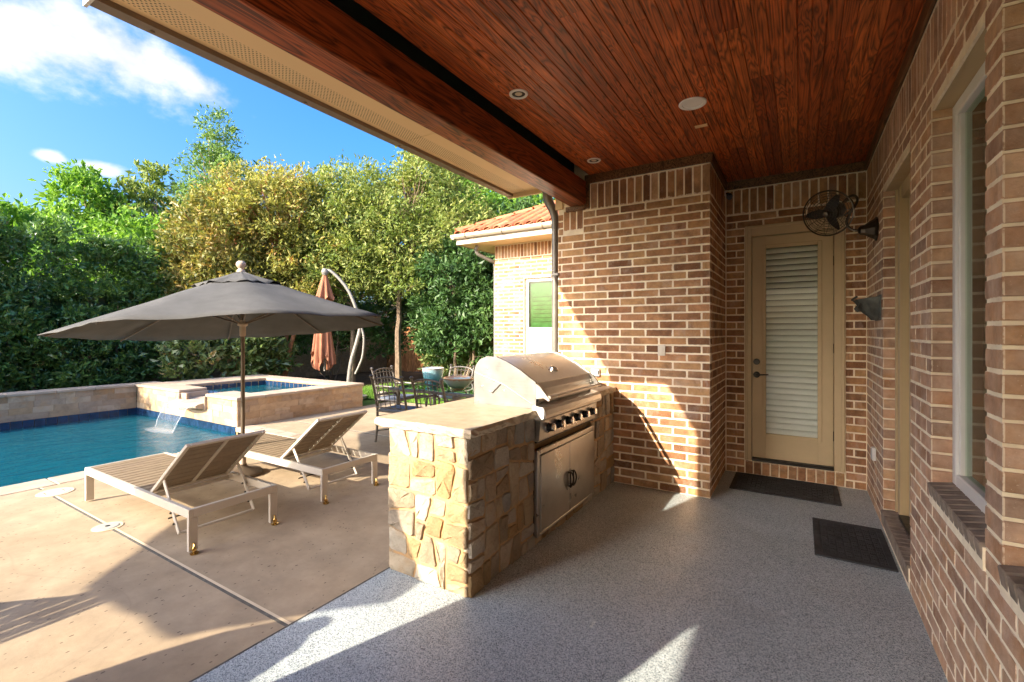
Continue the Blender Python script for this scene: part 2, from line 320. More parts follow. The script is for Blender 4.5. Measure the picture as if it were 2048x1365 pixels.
plain('pale_bark', (.36, .27, .19), .85, .35, 10, .8, 30, spec=.15)
plain('red_bark', (.34, .15, .075), .75, .35, 9, .6, 30, spec=.2)
plain('soil', (.085, .058, .038), .95, .4, 5, .8, 20, rnd=False, spec=.1)
plain('lawn', (.085, .14, .03), .95, .35, 7, .8, 40, rnd=False, spec=.1)
plain('concrete_block', (.30, .26, .20), .92, .28, 9, .6, 40, spec=.15)
stone('roof_clay', [(0, (.42, .125, .06)), (.4, (.52, .18, .085)), (.7, (.47, .15, .07)), (1, (.58, .25, .13))], .75, 40, .3, 6, crack=False)
plain('plaster', (.52, .42, .30), .9, .12, 6, .3, 40, rnd=False)
plain('joint_grey', (.115, .105, .09), .9, .3, 20, .4, 60, rnd=False)
plain('lid_cream', (.66, .54, .37), .7, .08, 6, .1, 60); plain('lid_grey', (.33, .34, .32), .6, .12, 8, .1, 60)
plain('plate_ivory', (.68, .60, .50), .4, .04, 5); plain('plate_grey', (.45, .44, .42), .4, .1, 6)
plain('shadow_caster_glaze', (.10, .14, .16), .3, .3, 5)  # for the unseen shape added to cast a deck shadow

# ------------------------------------------------------------------ geometry helpers
def wloc(o):
    v = Vector((0, 0, 0))
    while o is not None: v += o.location; o = o.parent
    return v
def link(o, parent=None):
    COL.objects.link(o)
    if parent is not None: o.parent = parent
    return o
def tag(o, label=None, cat=None, group=None, kind=None):
    if label: o['label'] = label
    if cat: o['category'] = cat
    if group: o['group'] = group
    if kind: o['kind'] = kind
    return o
def thing(name, label, cat, loc=(0, 0, 0), group=None, rz=0):
    o = bpy.data.objects.new(name, None); o.empty_display_size = .1; link(o); o.location = loc; o.rotation_euler = (0, 0, rz)
    return tag(o, label, cat, group)
def raw_mesh(name, co, faces_flat, starts, totals, mat, rnd=None, smooth=False):
    me = bpy.data.meshes.new(name); n = len(co)
    me.vertices.add(n); me.vertices.foreach_set('co', np.asarray(co, np.float32).ravel())
    me.loops.add(len(faces_flat)); me.loops.foreach_set('vertex_index', np.asarray(faces_flat, np.int32))
    me.polygons.add(len(starts)); me.polygons.foreach_set('loop_start', np.asarray(starts, np.int32)); me.polygons.foreach_set('loop_total', np.asarray(totals, np.int32))
    if rnd is not None:
        at = me.attributes.new('rnd', 'FLOAT', 'FACE'); at.data.foreach_set('value', np.asarray(rnd, np.float32))
    me.polygons.foreach_set('use_smooth', np.full(len(starts), bool(smooth)))
    me.update(calc_edges=True); me.validate()
    if mat: me.materials.append(MAT[mat])
    return me
class MB:
    """collects boxes, tubes, lathes and prisms; build() links them as one mesh object"""
    def __init__(s): s.v = []; s.f = []; s.r = []
    def add(s, vs, fs, r=0.):
        o = len(s.v); s.v += [tuple(p) for p in vs]; s.f += [tuple(i + o for i in q) for q in fs]; s.r += [r] * len(fs); return s
    def box(s, x0, x1, y0, y1, z0, z1, M=None, b=0.0, r=0.):
        if b <= 0:
            vs = [(x, y, z) for z in (z0, z1) for y in (y0, y1) for x in (x0, x1)]
            fs = [(0, 2, 3, 1), (4, 5, 7, 6), (0, 1, 5, 4), (1, 3, 7, 5), (3, 2, 6, 7), (2, 0, 4, 6)]
        else:
            b = min(b, (x1 - x0) * .45, (y1 - y0) * .45, (z1 - z0) * .45)
            vs = []; idx = {}
            def V(i, j, k, a):
                # corner (i,j,k in 0/1), pulled in on the two axes other than a
                p = [(x0, x1)[i], (y0, y1)[j], (z0, z1)[k]]
                for ax, (q, lo) in enumerate(((i, x0), (j, y0), (k, z0))):
                    if ax != a: p[ax] += b if q == 0 else -b
                key = (i, j, k, a)
                if key not in idx: idx[key] = len(vs); vs.append(tuple(p))
                return idx[key]
            fs = []
            for a in range(3):
                for sgn in (0, 1):
                    o = [x for x in range(3) if x != a]; ring = []
                    for (p, q) in ((0, 0), (1, 0), (1, 1), (0, 1)):
                        t = [0, 0, 0]; t[a] = sgn; t[o[0]] = p; t[o[1]] = q; ring.append(V(*t, a))
                    flip = (a == 1) ^ (sgn == 0)
                    fs.append(tuple(reversed(ring)) if flip else tuple(ring))
            for i in (0, 1):
                for j in (0, 1):
                    for k in (0, 1):
                        t = (V(i, j, k, 0), V(i, j, k, 1), V(i, j, k, 2)); fs.append(t if (i + j + k) % 2 else t[::-1])
            for a in range(3):
                o = [x for x in range(3) if x != a]
                for p in (0, 1):
                    for q in (0, 1):
                        A = [0, 0, 0]; A[o[0]] = p; A[o[1]] = q; B = A[:]; B[a] = 1
                        fs.append((V(*A, o[0]), V(*A, o[1]), V(*B, o[1]), V(*B, o[0])))
        if M is not None: vs = [M @ Vector(p) for p in vs]
        return s.add(vs, fs, r)
    def tube(s, pts, rad, n=8, cap=True, flat=1.0):
        pts = [Vector(p) for p in pts]; m = len(pts); rr = rad if isinstance(rad, (list, tuple)) else [rad] * m
        t0 = (pts[1] - pts[0]).normalized(); up = Vector((0, 0, 1)) if abs(t0.z) < .9 else Vector((1, 0, 0))
        nx = t0.cross(up).normalized(); vs = []
        for i, p in enumerate(pts):
            t = (pts[min(i + 1, m - 1)] - pts[max(i - 1, 0)]).normalized()
            nx = (nx - t * nx.dot(t)).normalized(); ny = t.cross(nx)
            for k in range(n):
                a = 2 * math.pi * k / n; vs.append(p + nx * (math.cos(a) * rr[i]) + ny * (math.sin(a) * rr[i] * flat))
        fs = [(i * n + k, i * n + (k + 1) % n, (i + 1) * n + (k + 1) % n, (i + 1) * n + k) for i in range(m - 1) for k in range(n)]
        if cap: fs += [tuple(range(n))[::-1], tuple((m - 1) * n + k for k in range(n))]
        return s.add(vs, fs)
    def lathe(s, prof, c=(0, 0, 0), n=24, M=None):
        vs = []; m = len(prof)
        for r_, z in prof:
            for k in range(n):
                a = 2 * math.pi * k / n; p = Vector((r_ * math.cos(a), r_ * math.sin(a), z))
                vs.append((M @ p) if M is not None else (p + Vector(c)))
        fs = [(i * n + k, i * n + (k + 1) % n, (i + 1) * n + (k + 1) % n, (i + 1) * n + k) for i in range(m - 1) for k in range(n)]
        if prof[0][0] > 1e-4: fs.append(tuple(range(n))[::-1])
        if prof[-1][0] > 1e-4: fs.append(tuple((m - 1) * n + k for k in range(n)))
        return s.add(vs, fs)
    def prism(s, poly, axis, a0, a1):
        """poly: 2-D outline; axis: extrusion axis 0,1,2"""
        o = [i for i in range(3) if i != axis]; vs = []
        for a in (a0, a1):
            for p in poly:
                t = [0, 0, 0]; t[axis] = a; t[o[0]] = p[0]; t[o[1]] = p[1]; vs.append(tuple(t))
        n = len(poly); fs = [tuple(range(n)), tuple(range(2 * n - 1, n - 1, -1))]
        fs += [(i, i + n, (i + 1) % n + n, (i + 1) % n) for i in range(n)]
        return s.add(vs, fs)
    def mesh(s, name, mat, org=(0, 0, 0), smooth=False, rnd=False):
        co = np.array(s.v, np.float64).reshape(-1, 3) - np.array(org)
        flat = [i for q in s.f for i in q]; tot = [len(q) for q in s.f]; st = np.concatenate([[0], np.cumsum(tot)[:-1]])
        me = raw_mesh(name, co, flat, st, tot, mat, s.r if rnd else None)
        bm = bmesh.new(); bm.from_mesh(me); bmesh.ops.recalc_face_normals(bm, faces=bm.faces); bm.to_mesh(me); bm.free()
        me.polygons.foreach_set('use_smooth', np.full(len(me.polygons), False))
        if smooth:
            me.polygons.foreach_set('use_smooth', np.ones(len(me.polygons), bool))
            try: me.set_sharp_from_angle(angle=R(38))
            except Exception: pass
        return me
    def build(s, name, mat, parent=None, smooth=False, rnd=False):
        org = wloc(parent) if parent is not None else Vector((0, 0, 0))
        return link(bpy.data.objects.new(name, s.mesh(name, mat, org, smooth, rnd)), parent)
def box(name, mat, parent, x0, x1, y0, y1, z0, z1, b=.004, **k): return MB().box(x0, x1, y0, y1, z0, z1, b=b).build(name, mat, parent, **k)
def centred(name, mat, parent, mb, c, smooth=False):
    """part whose own origin sits at world point c (so object coordinates differ piece by piece)"""
    o = link(bpy.data.objects.new(name, mb.mesh(name, mat, c, smooth)), parent)
    o.location = Vector(c) - (wloc(parent) if parent else Vector((0, 0, 0))); return o
def struct(o, **k): o['kind'] = 'structure'; return o
def copy_tree(o, parent=None):
    c = o.copy(); COL.objects.link(c); c.parent = parent
    for ch in list(o.children): copy_tree(ch, c)
    return c
def proj(p):
    d = p[1] * CT - p[0] * ST; u = p[0] * CT + p[1] * ST
    if d < .05: return None
    return CX + F_PX * u / d, HY - F_PX * (p[2] - CAM_H) / d, d

# ------------------------------------------------------------------ bricks
C_H, B_L, JT = .08, .2665, .0135
def brick_proto(L, H, D, seed):
    rg = random.Random(seed); vs = []
    def ring(y, inset, jit):
        x, z, e = L / 2 - inset, H / 2 - inset, .006
        P = [(-x + e, -z), (0, -z), (x - e, -z), (x, -z + e), (x, z - e), (x - e, z), (0, z), (-x + e, z), (-x, z - e), (-x, -z + e)]
        return [(px + rg.uniform(-jit, jit), y + rg.uniform(-jit, jit) * .5, pz + rg.uniform(-jit, jit)) for px, pz in P]
    a = ring(D, 0, 0); b = ring(.0018, 0, .0022); c = ring(-.0012, .0022, .0014); n = 10
    vs = a + b + c
    fs = [(i, (i + 1) % n, (i + 1) % n + n, i + n) for i in range(n)] + [(i + n, (i + 1) % n + n, (i + 1) % n + 2 * n, i + 2 * n) for i in range(n)]
    fs.append(tuple(range(2 * n, 3 * n))); return vs, fs
PROTO_S = [brick_proto(B_L - JT, C_H - JT, .1, i) for i in range(7)]
PROTO_V = [brick_proto(C_H - JT, 3 * C_H - JT, .1, 20 + i) for i in range(5)]
def proto_mesh(name, pr, mat):
    mb = MB(); mb.add(*pr); return mb.mesh(name, mat)
MESH_S = [proto_mesh('brick', p, 'brick') for p in PROTO_S]; MESH_V = [proto_mesh('brick', p, 'brick') for p in PROTO_V]
LIME_S = [proto_mesh('brick', p, 'brick_limed') for p in PROTO_S]; LIME_V = [proto_mesh('brick', p, 'brick_limed') for p in PROTO_V]
class Wall:
    """running-bond face; frame: local x along the wall, local y into it"""
    def __init__(s): s.items = []
    def face(s, o, rz, u0, u1, z0, z1, holes=(), shift=0., depth=1.):
        o = Vector(o); n = int(round((z1 - z0) / C_H))
        for i in range(n):
            zc = z0 + (i + .5) * C_H; segs = [(u0, u1)]
            for (a, b, c, d) in holes:
                if c - .01 < zc < d + .01:
                    segs = [q for sg in segs for q in ((sg[0], min(sg[1], a)), (max(sg[0], b), sg[1])) if q[1] - q[0] > .02]
            off = shift + (B_L / 2 if i % 2 else 0)
            for (a, b) in segs:
                cuts = [a]; k = math.ceil((a + .035 - off) / B_L)
                while off + k * B_L < b - .035: cuts.append(off + k * B_L); k += 1
                cuts.append(b)
                for p, q in zip(cuts, cuts[1:]): s.put(o, rz, (p + q) / 2, zc, q - p, C_H, 0, depth)
    def soldiers(s, o, rz, u0, u1, z0, h=3 * C_H, depth=1.):
        n = max(1, int(round((u1 - u0) / C_H))); w = (u1 - u0) / n
        for i in range(n): s.put(Vector(o), rz, u0 + (i + .5) * w, z0 + h / 2, w, h, 1, depth)
    def put(s, o, rz, u, z, L, H, kind, depth=1.):
        c, sn = math.cos(rz), math.sin(rz); p = o + Vector((c * u, sn * u, z)); q = proj(p); area = 0
        if q and -40 < q[0] < 2090 and -40 < q[1] < 1400:
            nrm = Vector((sn, -c, 0)); v = (Vector((0, 0, CAM_H)) - p); cosv = max(0, v.normalized().dot(nrm))
            area = (F_PX / q[2]) ** 2 * L * H * cosv
        s.items.append((area, p, rz, L, H, kind, depth))
    def build(s, parent, limit=300, minarea=30, lime=False):
        s.items.sort(key=lambda t: -t[0]); org = wloc(parent); rest = MB()
        for k, (area, p, rz, L, H, kind, dep) in enumerate(s.items):
            if kind == 0: sx, sz = (L - JT) / (B_L - JT), (H - JT) / (C_H - JT)
            else: sx, sz = (L - JT) / (C_H - JT), (H - JT) / (3 * C_H - JT)
            jx = random.uniform(-.0004, .0014)
            if k < limit and area > minarea:
                me = random.choice((LIME_V if kind else LIME_S) if lime else (MESH_V if kind else MESH_S))
                b = link(bpy.data.objects.new('brick', me), parent); b.location = p - org; b.rotation_euler = (random.uniform(-.003, .003), 0, rz + random.uniform(-.003, .003))
                b.location += Vector((math.sin(rz), -math.cos(rz), 0)) * jx; b.scale = (sx, dep, sz)
            else:
                vs, fs = random.choice(PROTO_V if kind else PROTO_S)
                Mx = Matrix.Translation(p) @ Matrix.Rotation(rz, 4, 'Z') @ Matrix.Diagonal((sx, dep, sz, 1))
                rest.add([Mx @ Vector(v) for v in vs], fs, random.random())
        if rest.v:
            o = rest.build('bricks', 'brick_limed_joined' if lime else 'brick_joined', parent, rnd=True); o['kind'] = 'stuff'
def core(u_cuts_holes, mk):
    """grid of boxes that leaves rectangular holes free; mk(a,b,c,d) adds one cell"""
    (u0, u1, z0, z1), holes = u_cuts_holes
    us = sorted({u0, u1, *[x for h in holes for x in h[:2] if u0 < x < u1]}); zs = sorted({z0, z1, *[x for h in holes for x in h[2:] if z0 < x < z1]})
    for a, b in zip(us, us[1:]):
        for c, d in zip(zs, zs[1:]):
            m, n = (a + b) / 2, (c + d) / 2
            if not any(h[0] < m < h[1] and h[2] < n < h[3] for h in holes): mk(a, b, c, d)

# ================================================================== SETTING
XW, YP, YB, XP0, XP1 = .565, 4.72, 5.77, -2.3, -.72
def sheet(name, mat, rects, z):
    mb = MB()
    for (a, b, c, d) in rects: mb.add([(a, c, z), (b, c, z), (b, d, z), (a, d, z)], [(0, 1, 2, 3)])
    return struct(mb.build(name, mat))
sheet('ground', 'lawn', [(-300, -12.05, -300, 300), (-12.05, 300, 6.7, 300), (-12.05, 300, -300, -8), (3.0, 300, -8, 6.7)], -.035)
sheet('planting_bed', 'soil', [(-16, -12.05, -8, 8.6), (-16, -8.6, 8.6, 16)], -.012)
dk = sheet('pool_deck', 'deck', [(-6.5, -2.325, -8, 4.4), (-7.87, -2.325, 4.4, 7.6)], 0)
ep = sheet('patio_floor', 'epoxy', [(-2.325, 3.0, -8, 5.9)], .002)
# slab joints and the sawn edge of the deck
box('deck_edge', 'joint_grey', ep, -2.331, -2.322, -8, 4.72, .0, .0045, b=0)['kind'] = 'stuff'
for x0, x1, y in ((-6.05, -2.33, 1.497), (-6.5, -6.42, 1.497), (-7.6, -2.33, 4.98)):
    box('expansion_joint', 'joint_grey', dk, x0, x1, y - .013, y + .004, -.01, .0035, b=0)
    box('joint_lip', 'lid_cream', dk, x0, x1, y + .005, y + .022, -.01, .003, b=0)
box('expansion_joint', 'joint_grey', dk, -4.75, -4.733, 4.99, 7.6, -.01, .0035, b=0)
# skimmer and drain lids set in the deck
t = thing('skimmer_lid', 'round cream skimmer lid in the deck by the pool coping', 'lid', (-6.2, 1.545, .003))
MB().lathe([(.0, .004), (.105, .004), (.108, .002), (.108, 0)], t.location, 32).build('lid', 'lid_cream', t)
MB().lathe([(.112, .0), (.112, .003), (.135, .003), (.14, 0)], t.location, 32).build('rim', 'lid_cream', t)
for dy in (-.075, .06): box('finger_slot', 'joint_grey', t, -6.24, -6.17, 1.545 + dy - .004, 1.545 + dy + .004, .0065, .0082, b=0)
t = thing('drain_lid', 'small round grey drain lid on the deck joint', 'lid', (-4.745, 1.49, .003))
MB().lathe([(.0, .006), (.07, .006), (.078, .003), (.08, 0)], t.location, 28).build('lid', 'lid_grey', t)
MB().lathe([(.0, .0085), (.016, .0085), (.018, .005)], t.location, 14).build('screw', 'dark_metal', t)
MB().lathe([(.082, .0), (.082, .002), (.1, .002), (.1, 0)], t.location, 28).build('rim', 'lid_cream', t)

# ------------------------------------------------------------------ pool
PX0, PX1, PY1, WZ = -11.72, -6.83, 4.16, -.12
mb = MB(); mb.add([(PX0, -8, -1.3), (PX1, -8, -1.3), (PX1, PY1, -1.3), (PX0, PY1, -1.3), (PX0, -8, -.13), (PX1, -8, -.13), (PX1, PY1, -.13), (PX0, PY1, -.13)],
             [(0, 1, 2, 3), (0, 4, 5, 1), (1, 5, 6, 2), (2, 6, 7, 3), (3, 7, 4, 0)])
basin = struct(mb.build('pool_basin', 'pool_plaster'))
struct(MB().add([(PX0, -8, WZ), (PX1, -8, WZ), (PX1, PY1, WZ), (PX0, PY1, WZ)], [(0, 1, 2, 3)]).build('pool_water', 'water'))
tile_me = {}
def pool_tile(parent, x, y, rz, w):
    key = round(w, 3)
    if key not in tile_me: tile_me[key] = MB().box(-w / 2 + .003, w / 2 - .003, -.006, .03, -.152, -.003, b=.003).mesh('tile', 'pool_tile')
    o = link(bpy.data.objects.new('tile', tile_me[key]), parent); o.location = Vector((x, y, 0)) - wloc(parent); o.rotation_euler = (0, 0, rz)
def stone_face(parent, o, rz, u0, u1, z0, rows, rh, holes=(), seed=1, mat='pool_stone', lmin=.2, lmax=.46):
    """split-faced ashlar: rows of stones of random length, each proud by its own amount"""
    rg = random.Random(seed); o = Vector(o); c, s = math.cos(rz), math.sin(rz)
    for i in range(rows):
        u = u0; za, zb = z0 + i * rh, z0 + (i + 1) * rh
        while u < u1 - .01:
            L = rg.uniform(lmin, lmax)
            if u1 - (u + L) < .12: L = u1 - u
            a, b = u, u + L; u += L
            if any(h[0] < (a + b) / 2 < h[1] and h[2] < (za + zb) / 2 < h[3] for h in holes): continue
            split = rg.random() < .16
            for q0, q1 in (((za, (za + zb) / 2), ((za + zb) / 2, zb)) if split else ((za, zb),)):
                pr = rg.uniform(.003, .012); mb = MB(); g = .0014; l, hh = (b - a) / 2 - g, (q1 - q0) / 2 - g
                nx, nz = 4, 3; vs = []
                for k in range(nz):
                    for j in range(nx):
                        edge = j in (0, nx - 1) or k in (0, nz - 1)
                        vs.append((-l + 2 * l * j / (nx - 1), -pr - (0 if edge else rg.uniform(.0, .006)) + rg.uniform(-.0025, .0025), -hh + 2 * hh * k / (nz - 1)))
                m = len(vs); rim = [0, 1, 2, 3, 7, 11, 10, 9, 8, 4]
                for k in rim: vs.append((vs[k][0], .03, vs[k][2]))
                fs = [(k * nx + j, k * nx + j + 1, (k + 1) * nx + j + 1, (k + 1) * nx + j) for k in range(nz - 1) for j in range(nx - 1)]
                fs += [(rim[k], m + k, m + (k + 1) % len(rim), rim[(k + 1) % len(rim)]) for k in range(len(rim))]
                mb.add(vs, fs); ob = link(bpy.data.objects.new('stone', mb.mesh('stone', mat, smooth=True)), parent)
                um = (a + b) / 2; ob.location = o + Vector((c * um, s * um, (q0 + q1) / 2)) - wloc(parent); ob.rotation_euler = (0, 0, rz)
# raised wall on the far side of the pool
rw = MB().box(-12.06, PX0 - .012, -8, PY1 - .01, -1.3, .435).build('raised_wall', 'stone_mortar')
tag(rw, 'long low stone wall between the pool water and the tall hedge', 'wall')
stone_face(rw, (PX0 - .012, 0, 0), R(90), -1.5, PY1, .0, 4, .109, seed=3)
y = -2.0
while y < PY1 - .05:
    y2 = min(PY1 + .0, y + random.uniform(.55, .75)); 
    centred('coping_stone', 'coping', rw, MB().box(-12.1, PX0 + .025, y + .003, y2 - .003, .436, .487, b=.008), (-11.9, (y + y2) / 2, .46)); y = y2
for k in range(40): pool_tile(rw, PX0 + .0, PY1 - .076 - k * .152, R(90), .152)
# near coping of the pool
y = -3.2
while y < PY1 - .02:
    y2 = min(PY1 + .24, y + random.uniform(.58, .64))
    centred('coping_stone', 'coping', basin, MB().box(-6.87, -6.503, y + .003, y2 - .003, -.07, .006, b=.01), (-6.68, (y + y2) / 2, 0)); y = y2
for a, b in ((-7.87, -7.4), (-7.394, -6.876)):
    centred('coping_stone', 'coping', basin, MB().box(a, b, PY1 - .03, PY1 + .24, -.07, .006, b=.01), ((a + b) / 2, PY1 + .1, 0))
for k in range(60): pool_tile(basin, PX1 - .02, PY1 - .076 - k * .152, R(-90), .152)
# ------------------------------------------------------------------ raised spa
SX0, SX1, SY0, SY1 = PX0, -7.87, PY1, 6.75
IX0, IX1, IY0, IY1 = -10.7, -8.33, 4.66, 6.3
spa = thing('raised_spa', 'raised stone spa with water spilling over a lip into the pool', 'spa', (-9.8, 5.45, 0))
GX0, GX1 = -9.83, -8.86
mb = MB()
for (a, b, c, d, e, f) in ((SX0, GX0, SY0 + .012, IY0, -1.3, .435), (GX1, SX1 - .012, SY0 + .012, IY0, -1.3, .435), (GX0, GX1, SY0 + .012, IY0, -1.3, .27),
                           (SX0, SX1 - .012, IY1, SY1, -.1, .435), (SX0, IX0, IY0, IY1, -.1, .435), (IX1, SX1 - .012, IY0, IY1, -.1, .435), (IX0, IX1, IY0, IY1, -.1, .0)):
    mb.box(a, b, c, d, e, f)
mb.build('shell', 'stone_mortar', spa)
stone_face(spa, (0, SY0 + .012, 0), 0, SX0, SX1, .0, 4, .109, holes=[(GX0 + .05, GX1 - .05, .25, .5)], seed=5)
stone_face(spa, (SX1 - .012, 0, 0), R(90), SY0, SY1, .0, 4, .109, seed=6)
for k in range(25): pool_tile(spa, SX0 + .08 + k * .152, SY0, 0, .152)
def cop(x0, x1, y0, y1, n, ax):
    for k in range(n):
        if ax == 0: a, b, c, d = x0 + (x1 - x0) * k / n, x0 + (x1 - x0) * (k + 1) / n, y0, y1
        else: a, b, c, d = x0, x1, y0 + (y1 - y0) * k / n, y0 + (y1 - y0) * (k + 1) / n
        centred('coping_stone', 'coping', spa, MB().box(a + .0025, b - .0025, c + .0025, d - .0025, .436, .487, b=.008), ((a + b) / 2, (c + d) / 2, .46))
cop(SX0 - .34, GX0, SY0 - .025, IY0 - .03, 3, 0); cop(GX1, SX1 + .025, SY0 - .025, IY0 - .03, 2, 0)
cop(SX0, SX1 + .025, IY1 + .03, SY1 + .02, 6, 0); cop(SX0, IX0 - .03, IY0 - .03, IY1 + .03, 3, 1); cop(IX1 + .03, SX1 + .025, IY0 - .03, IY1 + .03, 3, 1)
for (x0, x1, y, rz) in ((IX0, IX1, IY1, 0), (IX0, IX1, IY0, math.pi)):
    n = int((x1 - x0) / .152)
    for k in range(n):
        o = link(bpy.data.objects.new('tile', tile_me[.152]), spa); o.location = Vector((x0 + (k + .5) * (x1 - x0) / n, y, .435)) - wloc(spa); o.rotation_euler = (0, 0, rz)
for (x, rz) in ((IX1, math.pi / 2), (IX0, -math.pi / 2)):
    for k in range(10):
        o = link(bpy.data.objects.new('tile', tile_me[.152]), spa); o.location = Vector((x, IY0 + (k + .5) * (IY1 - IY0) / 10, .435)) - wloc(spa); o.rotation_euler = (0, 0, rz + math.pi)
MB().add([(IX0, IY0, .335), (IX1, IY0, .335), (IX1, IY1, .335), (IX0, IY1, .335)], [(0, 1, 2, 3)]).build('spa_water', 'water', spa)
# curved spillway lip: ledge with a scalloped front
prof = [(4.68, .30), (4.68, .335), (4.15, .325), (4.03, .31), (3.985, .285), (4.0, .255), (4.05, .235), (4.15, .225), (4.2, .225)]
mb = MB(); n = 14; vs = []
for k in range(n + 1):
    tt = k / n; x = GX0 + .02 + (GX1 - GX0 - .04) * tt; bow = .05 * math.sin(math.pi * tt)
    vs += [(x, y - bow * max(0, min(1, (4.3 - y) / .3)), z - (.03 * math.sin(math.pi * tt) if z < .3 and y < 4.3 else 0)) for y, z in prof]
m = len(prof)
mb.add(vs, [(k * m + j, k * m + (j + 1) % m, (k + 1) * m + (j + 1) % m, (k + 1) * m + j) for k in range(n) for j in range(m)] + [tuple(range(m)), tuple(range(n * m, n * m + m))])
mb.build('spillway_lip', 'coping', spa, smooth=True)
for x0, x1 in ((GX0 + .0, GX0 + .03), (GX1 - .03, GX1)): box('spillway_cheek', 'coping', spa, x0, x1, 4.12, 4.64, .2, .435, b=.01)
# falling water
wf = thing('waterfall', 'thin sheet of water falling from the spa lip into the pool', 'water', (-9.35, 3.9, WZ))
def fall(u):   # profile of the falling sheet
    return 3.97 - .26 * u ** .55, .30 - .42 * u
mb = MB(); n, m = 12, 14; vs = []
for j in range(m + 1):
    for k in range(n + 1):
        x = GX0 + .06 + (GX1 - GX0 - .12) * k / n; y, z = fall(j / m); x = -9.345 + (x + 9.345) * (1 - .16 * j / m); vs.append((x, y - .05 * math.sin(math.pi * k / n) + random.uniform(-.004, .004), z))
mb.add(vs, [(j * (n + 1) + k, j * (n + 1) + k + 1, (j + 1) * (n + 1) + k + 1, (j + 1) * (n + 1) + k) for j in range(m) for k in range(n)])
mb.build('water_sheet', 'water_sheet', wf, smooth=True)
for x0 in (-9.77, -8.96):
    pts = [(-9.345 + (x0 + 9.345) * (1 - .16 * u), fall(u)[0] + random.uniform(-.006, .006), fall(u)[1]) for u in [i / 12 for i in range(13)]]
    MB().tube(pts, [.008 - .003 * i / 12 + random.uniform(-.002, .002) for i in range(13)], 6).build('water_rope', 'water_rope', wf, smooth=True)
mb = MB(); vs = [(-9.345, 3.66, WZ + .02)]
for k in range(20):
    a = 2 * math.pi * k / 20; r = 1 + random.uniform(-.25, .25); vs.append((-9.345 +   .42 * r * math.cos(a), 3.64 + .12 * r * math.sin(a), WZ + .006))
mb.add(vs, [(0, k + 1, (k + 1) % 20 + 1) for k in range(20)]).build('foam', 'foam', wf)

# ================================================================== PATIO HOUSE WALLS
# --- wing wall beside the grill ("pillar")
HB = [(-2.235, -2.005, 2.67, 2.915)]
pw = MB().box(XP0 + .0004, XP1 - .0004, YP + .0002, YB + .3, 0, 3.41).build('brick_wall', 'mortar')
tag(pw, 'brick wall end behind the grill, carrying the wooden beam', 'wall')
W = Wall(); W.face((0, YP, 0), 0, XP0 - JT / 2, XP1 + JT / 2, 0, 2.88, holes=HB, shift=XP0 + .04); W.soldiers((0, YP, 0), 0, XP0 + .3, XP1 + JT / 2, 2.88, .285); W.soldiers((0, YP, 0), 0, -2.24, -2.0, 2.68, .235)
W.face((XP1, 0, 0), R(90), YP + .1, YB, 0, 2.88, shift=.07); W.soldiers((XP1, 0, 0), R(90), YP + .1, YB, 2.88, .285)
W.face((XP0, 0, 0), R(-90), -YB - .2, -YP - .1, 0, 3.12, shift=.03)
W.build(pw, 260)
# switch plate and outlet on it
t = thing('switch_plate', 'ivory light switch plate on the brick wall beside the grill', 'switch', (-1.166, YP - .006, 1.39))
box('plate', 'plate_ivory', t, -1.203, -1.13, YP - .012, YP + .0, 1.335, 1.445); box('rocker', 'plate_ivory', t, -1.184, -1.15, YP - .017, YP - .011, 1.355, 1.425, b=.003)
t = thing('outlet_box', 'grey covered double outlet on the brick just above the grill counter', 'outlet', (-1.856, YP - .006, 1.14))
box('box', 'plate_grey', t, -1.905, -1.808, YP - .03, YP + .0, 1.098, 1.178)
for x in (-1.885, -1.85): box('cover', 'white_vinyl', t, x, x + .028, YP - .036, YP - .029, 1.11, 1.166, b=.003)
box('latch', 'dark_metal', t, -1.822, -1.814, YP - .037, YP - .029, 1.12, 1.16, b=.002)
# --- back wall with the glazed door
DH = [(-.52, .386, .155, 2.735)]
bw = MB(); core(((XP1, XW + .05, 0, 3.41), DH), lambda a, b, c, d: bw.box(a, b, YB + .0002, YB + .13, c, d))
bw = bw.build('brick_wall', 'mortar'); tag(bw, 'shaded brick wall round the glazed patio door', 'wall')
W = Wall(); W.face((0, YB, 0), 0, XP1 + .005, XW, .0, 2.88, holes=[(-.52, .386, 0, 2.735)], shift=.46); W.soldiers((0, YB, 0), 0, XP1 + .005, XW, 2.88, .285)
for k in range(11):
    w = .906 / 11; W.put(Vector((0, YB - .012, 0)), 0, -.52 + (k + .5) * w, .0775, w, .15, 1, .9)
W.build(bw, 300)
# --- house wall on the right, with a side door and two windows
RZ = R(-90)   # local x = -Y
HO = [(2.31, 3.12, .80, 2.685), (1.2, 2.14, .80, 2.685), (3.65, 4.715, .12, 2.685)]
HU = [(-b, -a, c, d) for a, b, c, d in HO]
rwm = MB(); core(((-YB, 6.0, 0, 3.41), [(a - .012, b + .012, c - .0, d) for a, b, c, d in HU]), lambda a, b, c, d: rwm.box(XW + .0002, XW + .12, -b, -a, c, d))
hw = rwm.build('brick_wall', 'mortar'); tag(hw, 'long limewashed brick house wall with side door and tall windows', 'wall')
W = Wall(); W.face((XW, 0, 0), RZ, -YB, 1.0, 0, 2.88, holes=[(a + JT / 2, b - JT / 2, c - .07 if c > .5 else 0, d) for a, b, c, d in HU], shift=.11); W.soldiers((XW, 0, 0), RZ, -YB, 1.0, 2.88, .285)
W.build(hw, 300, lime=True)
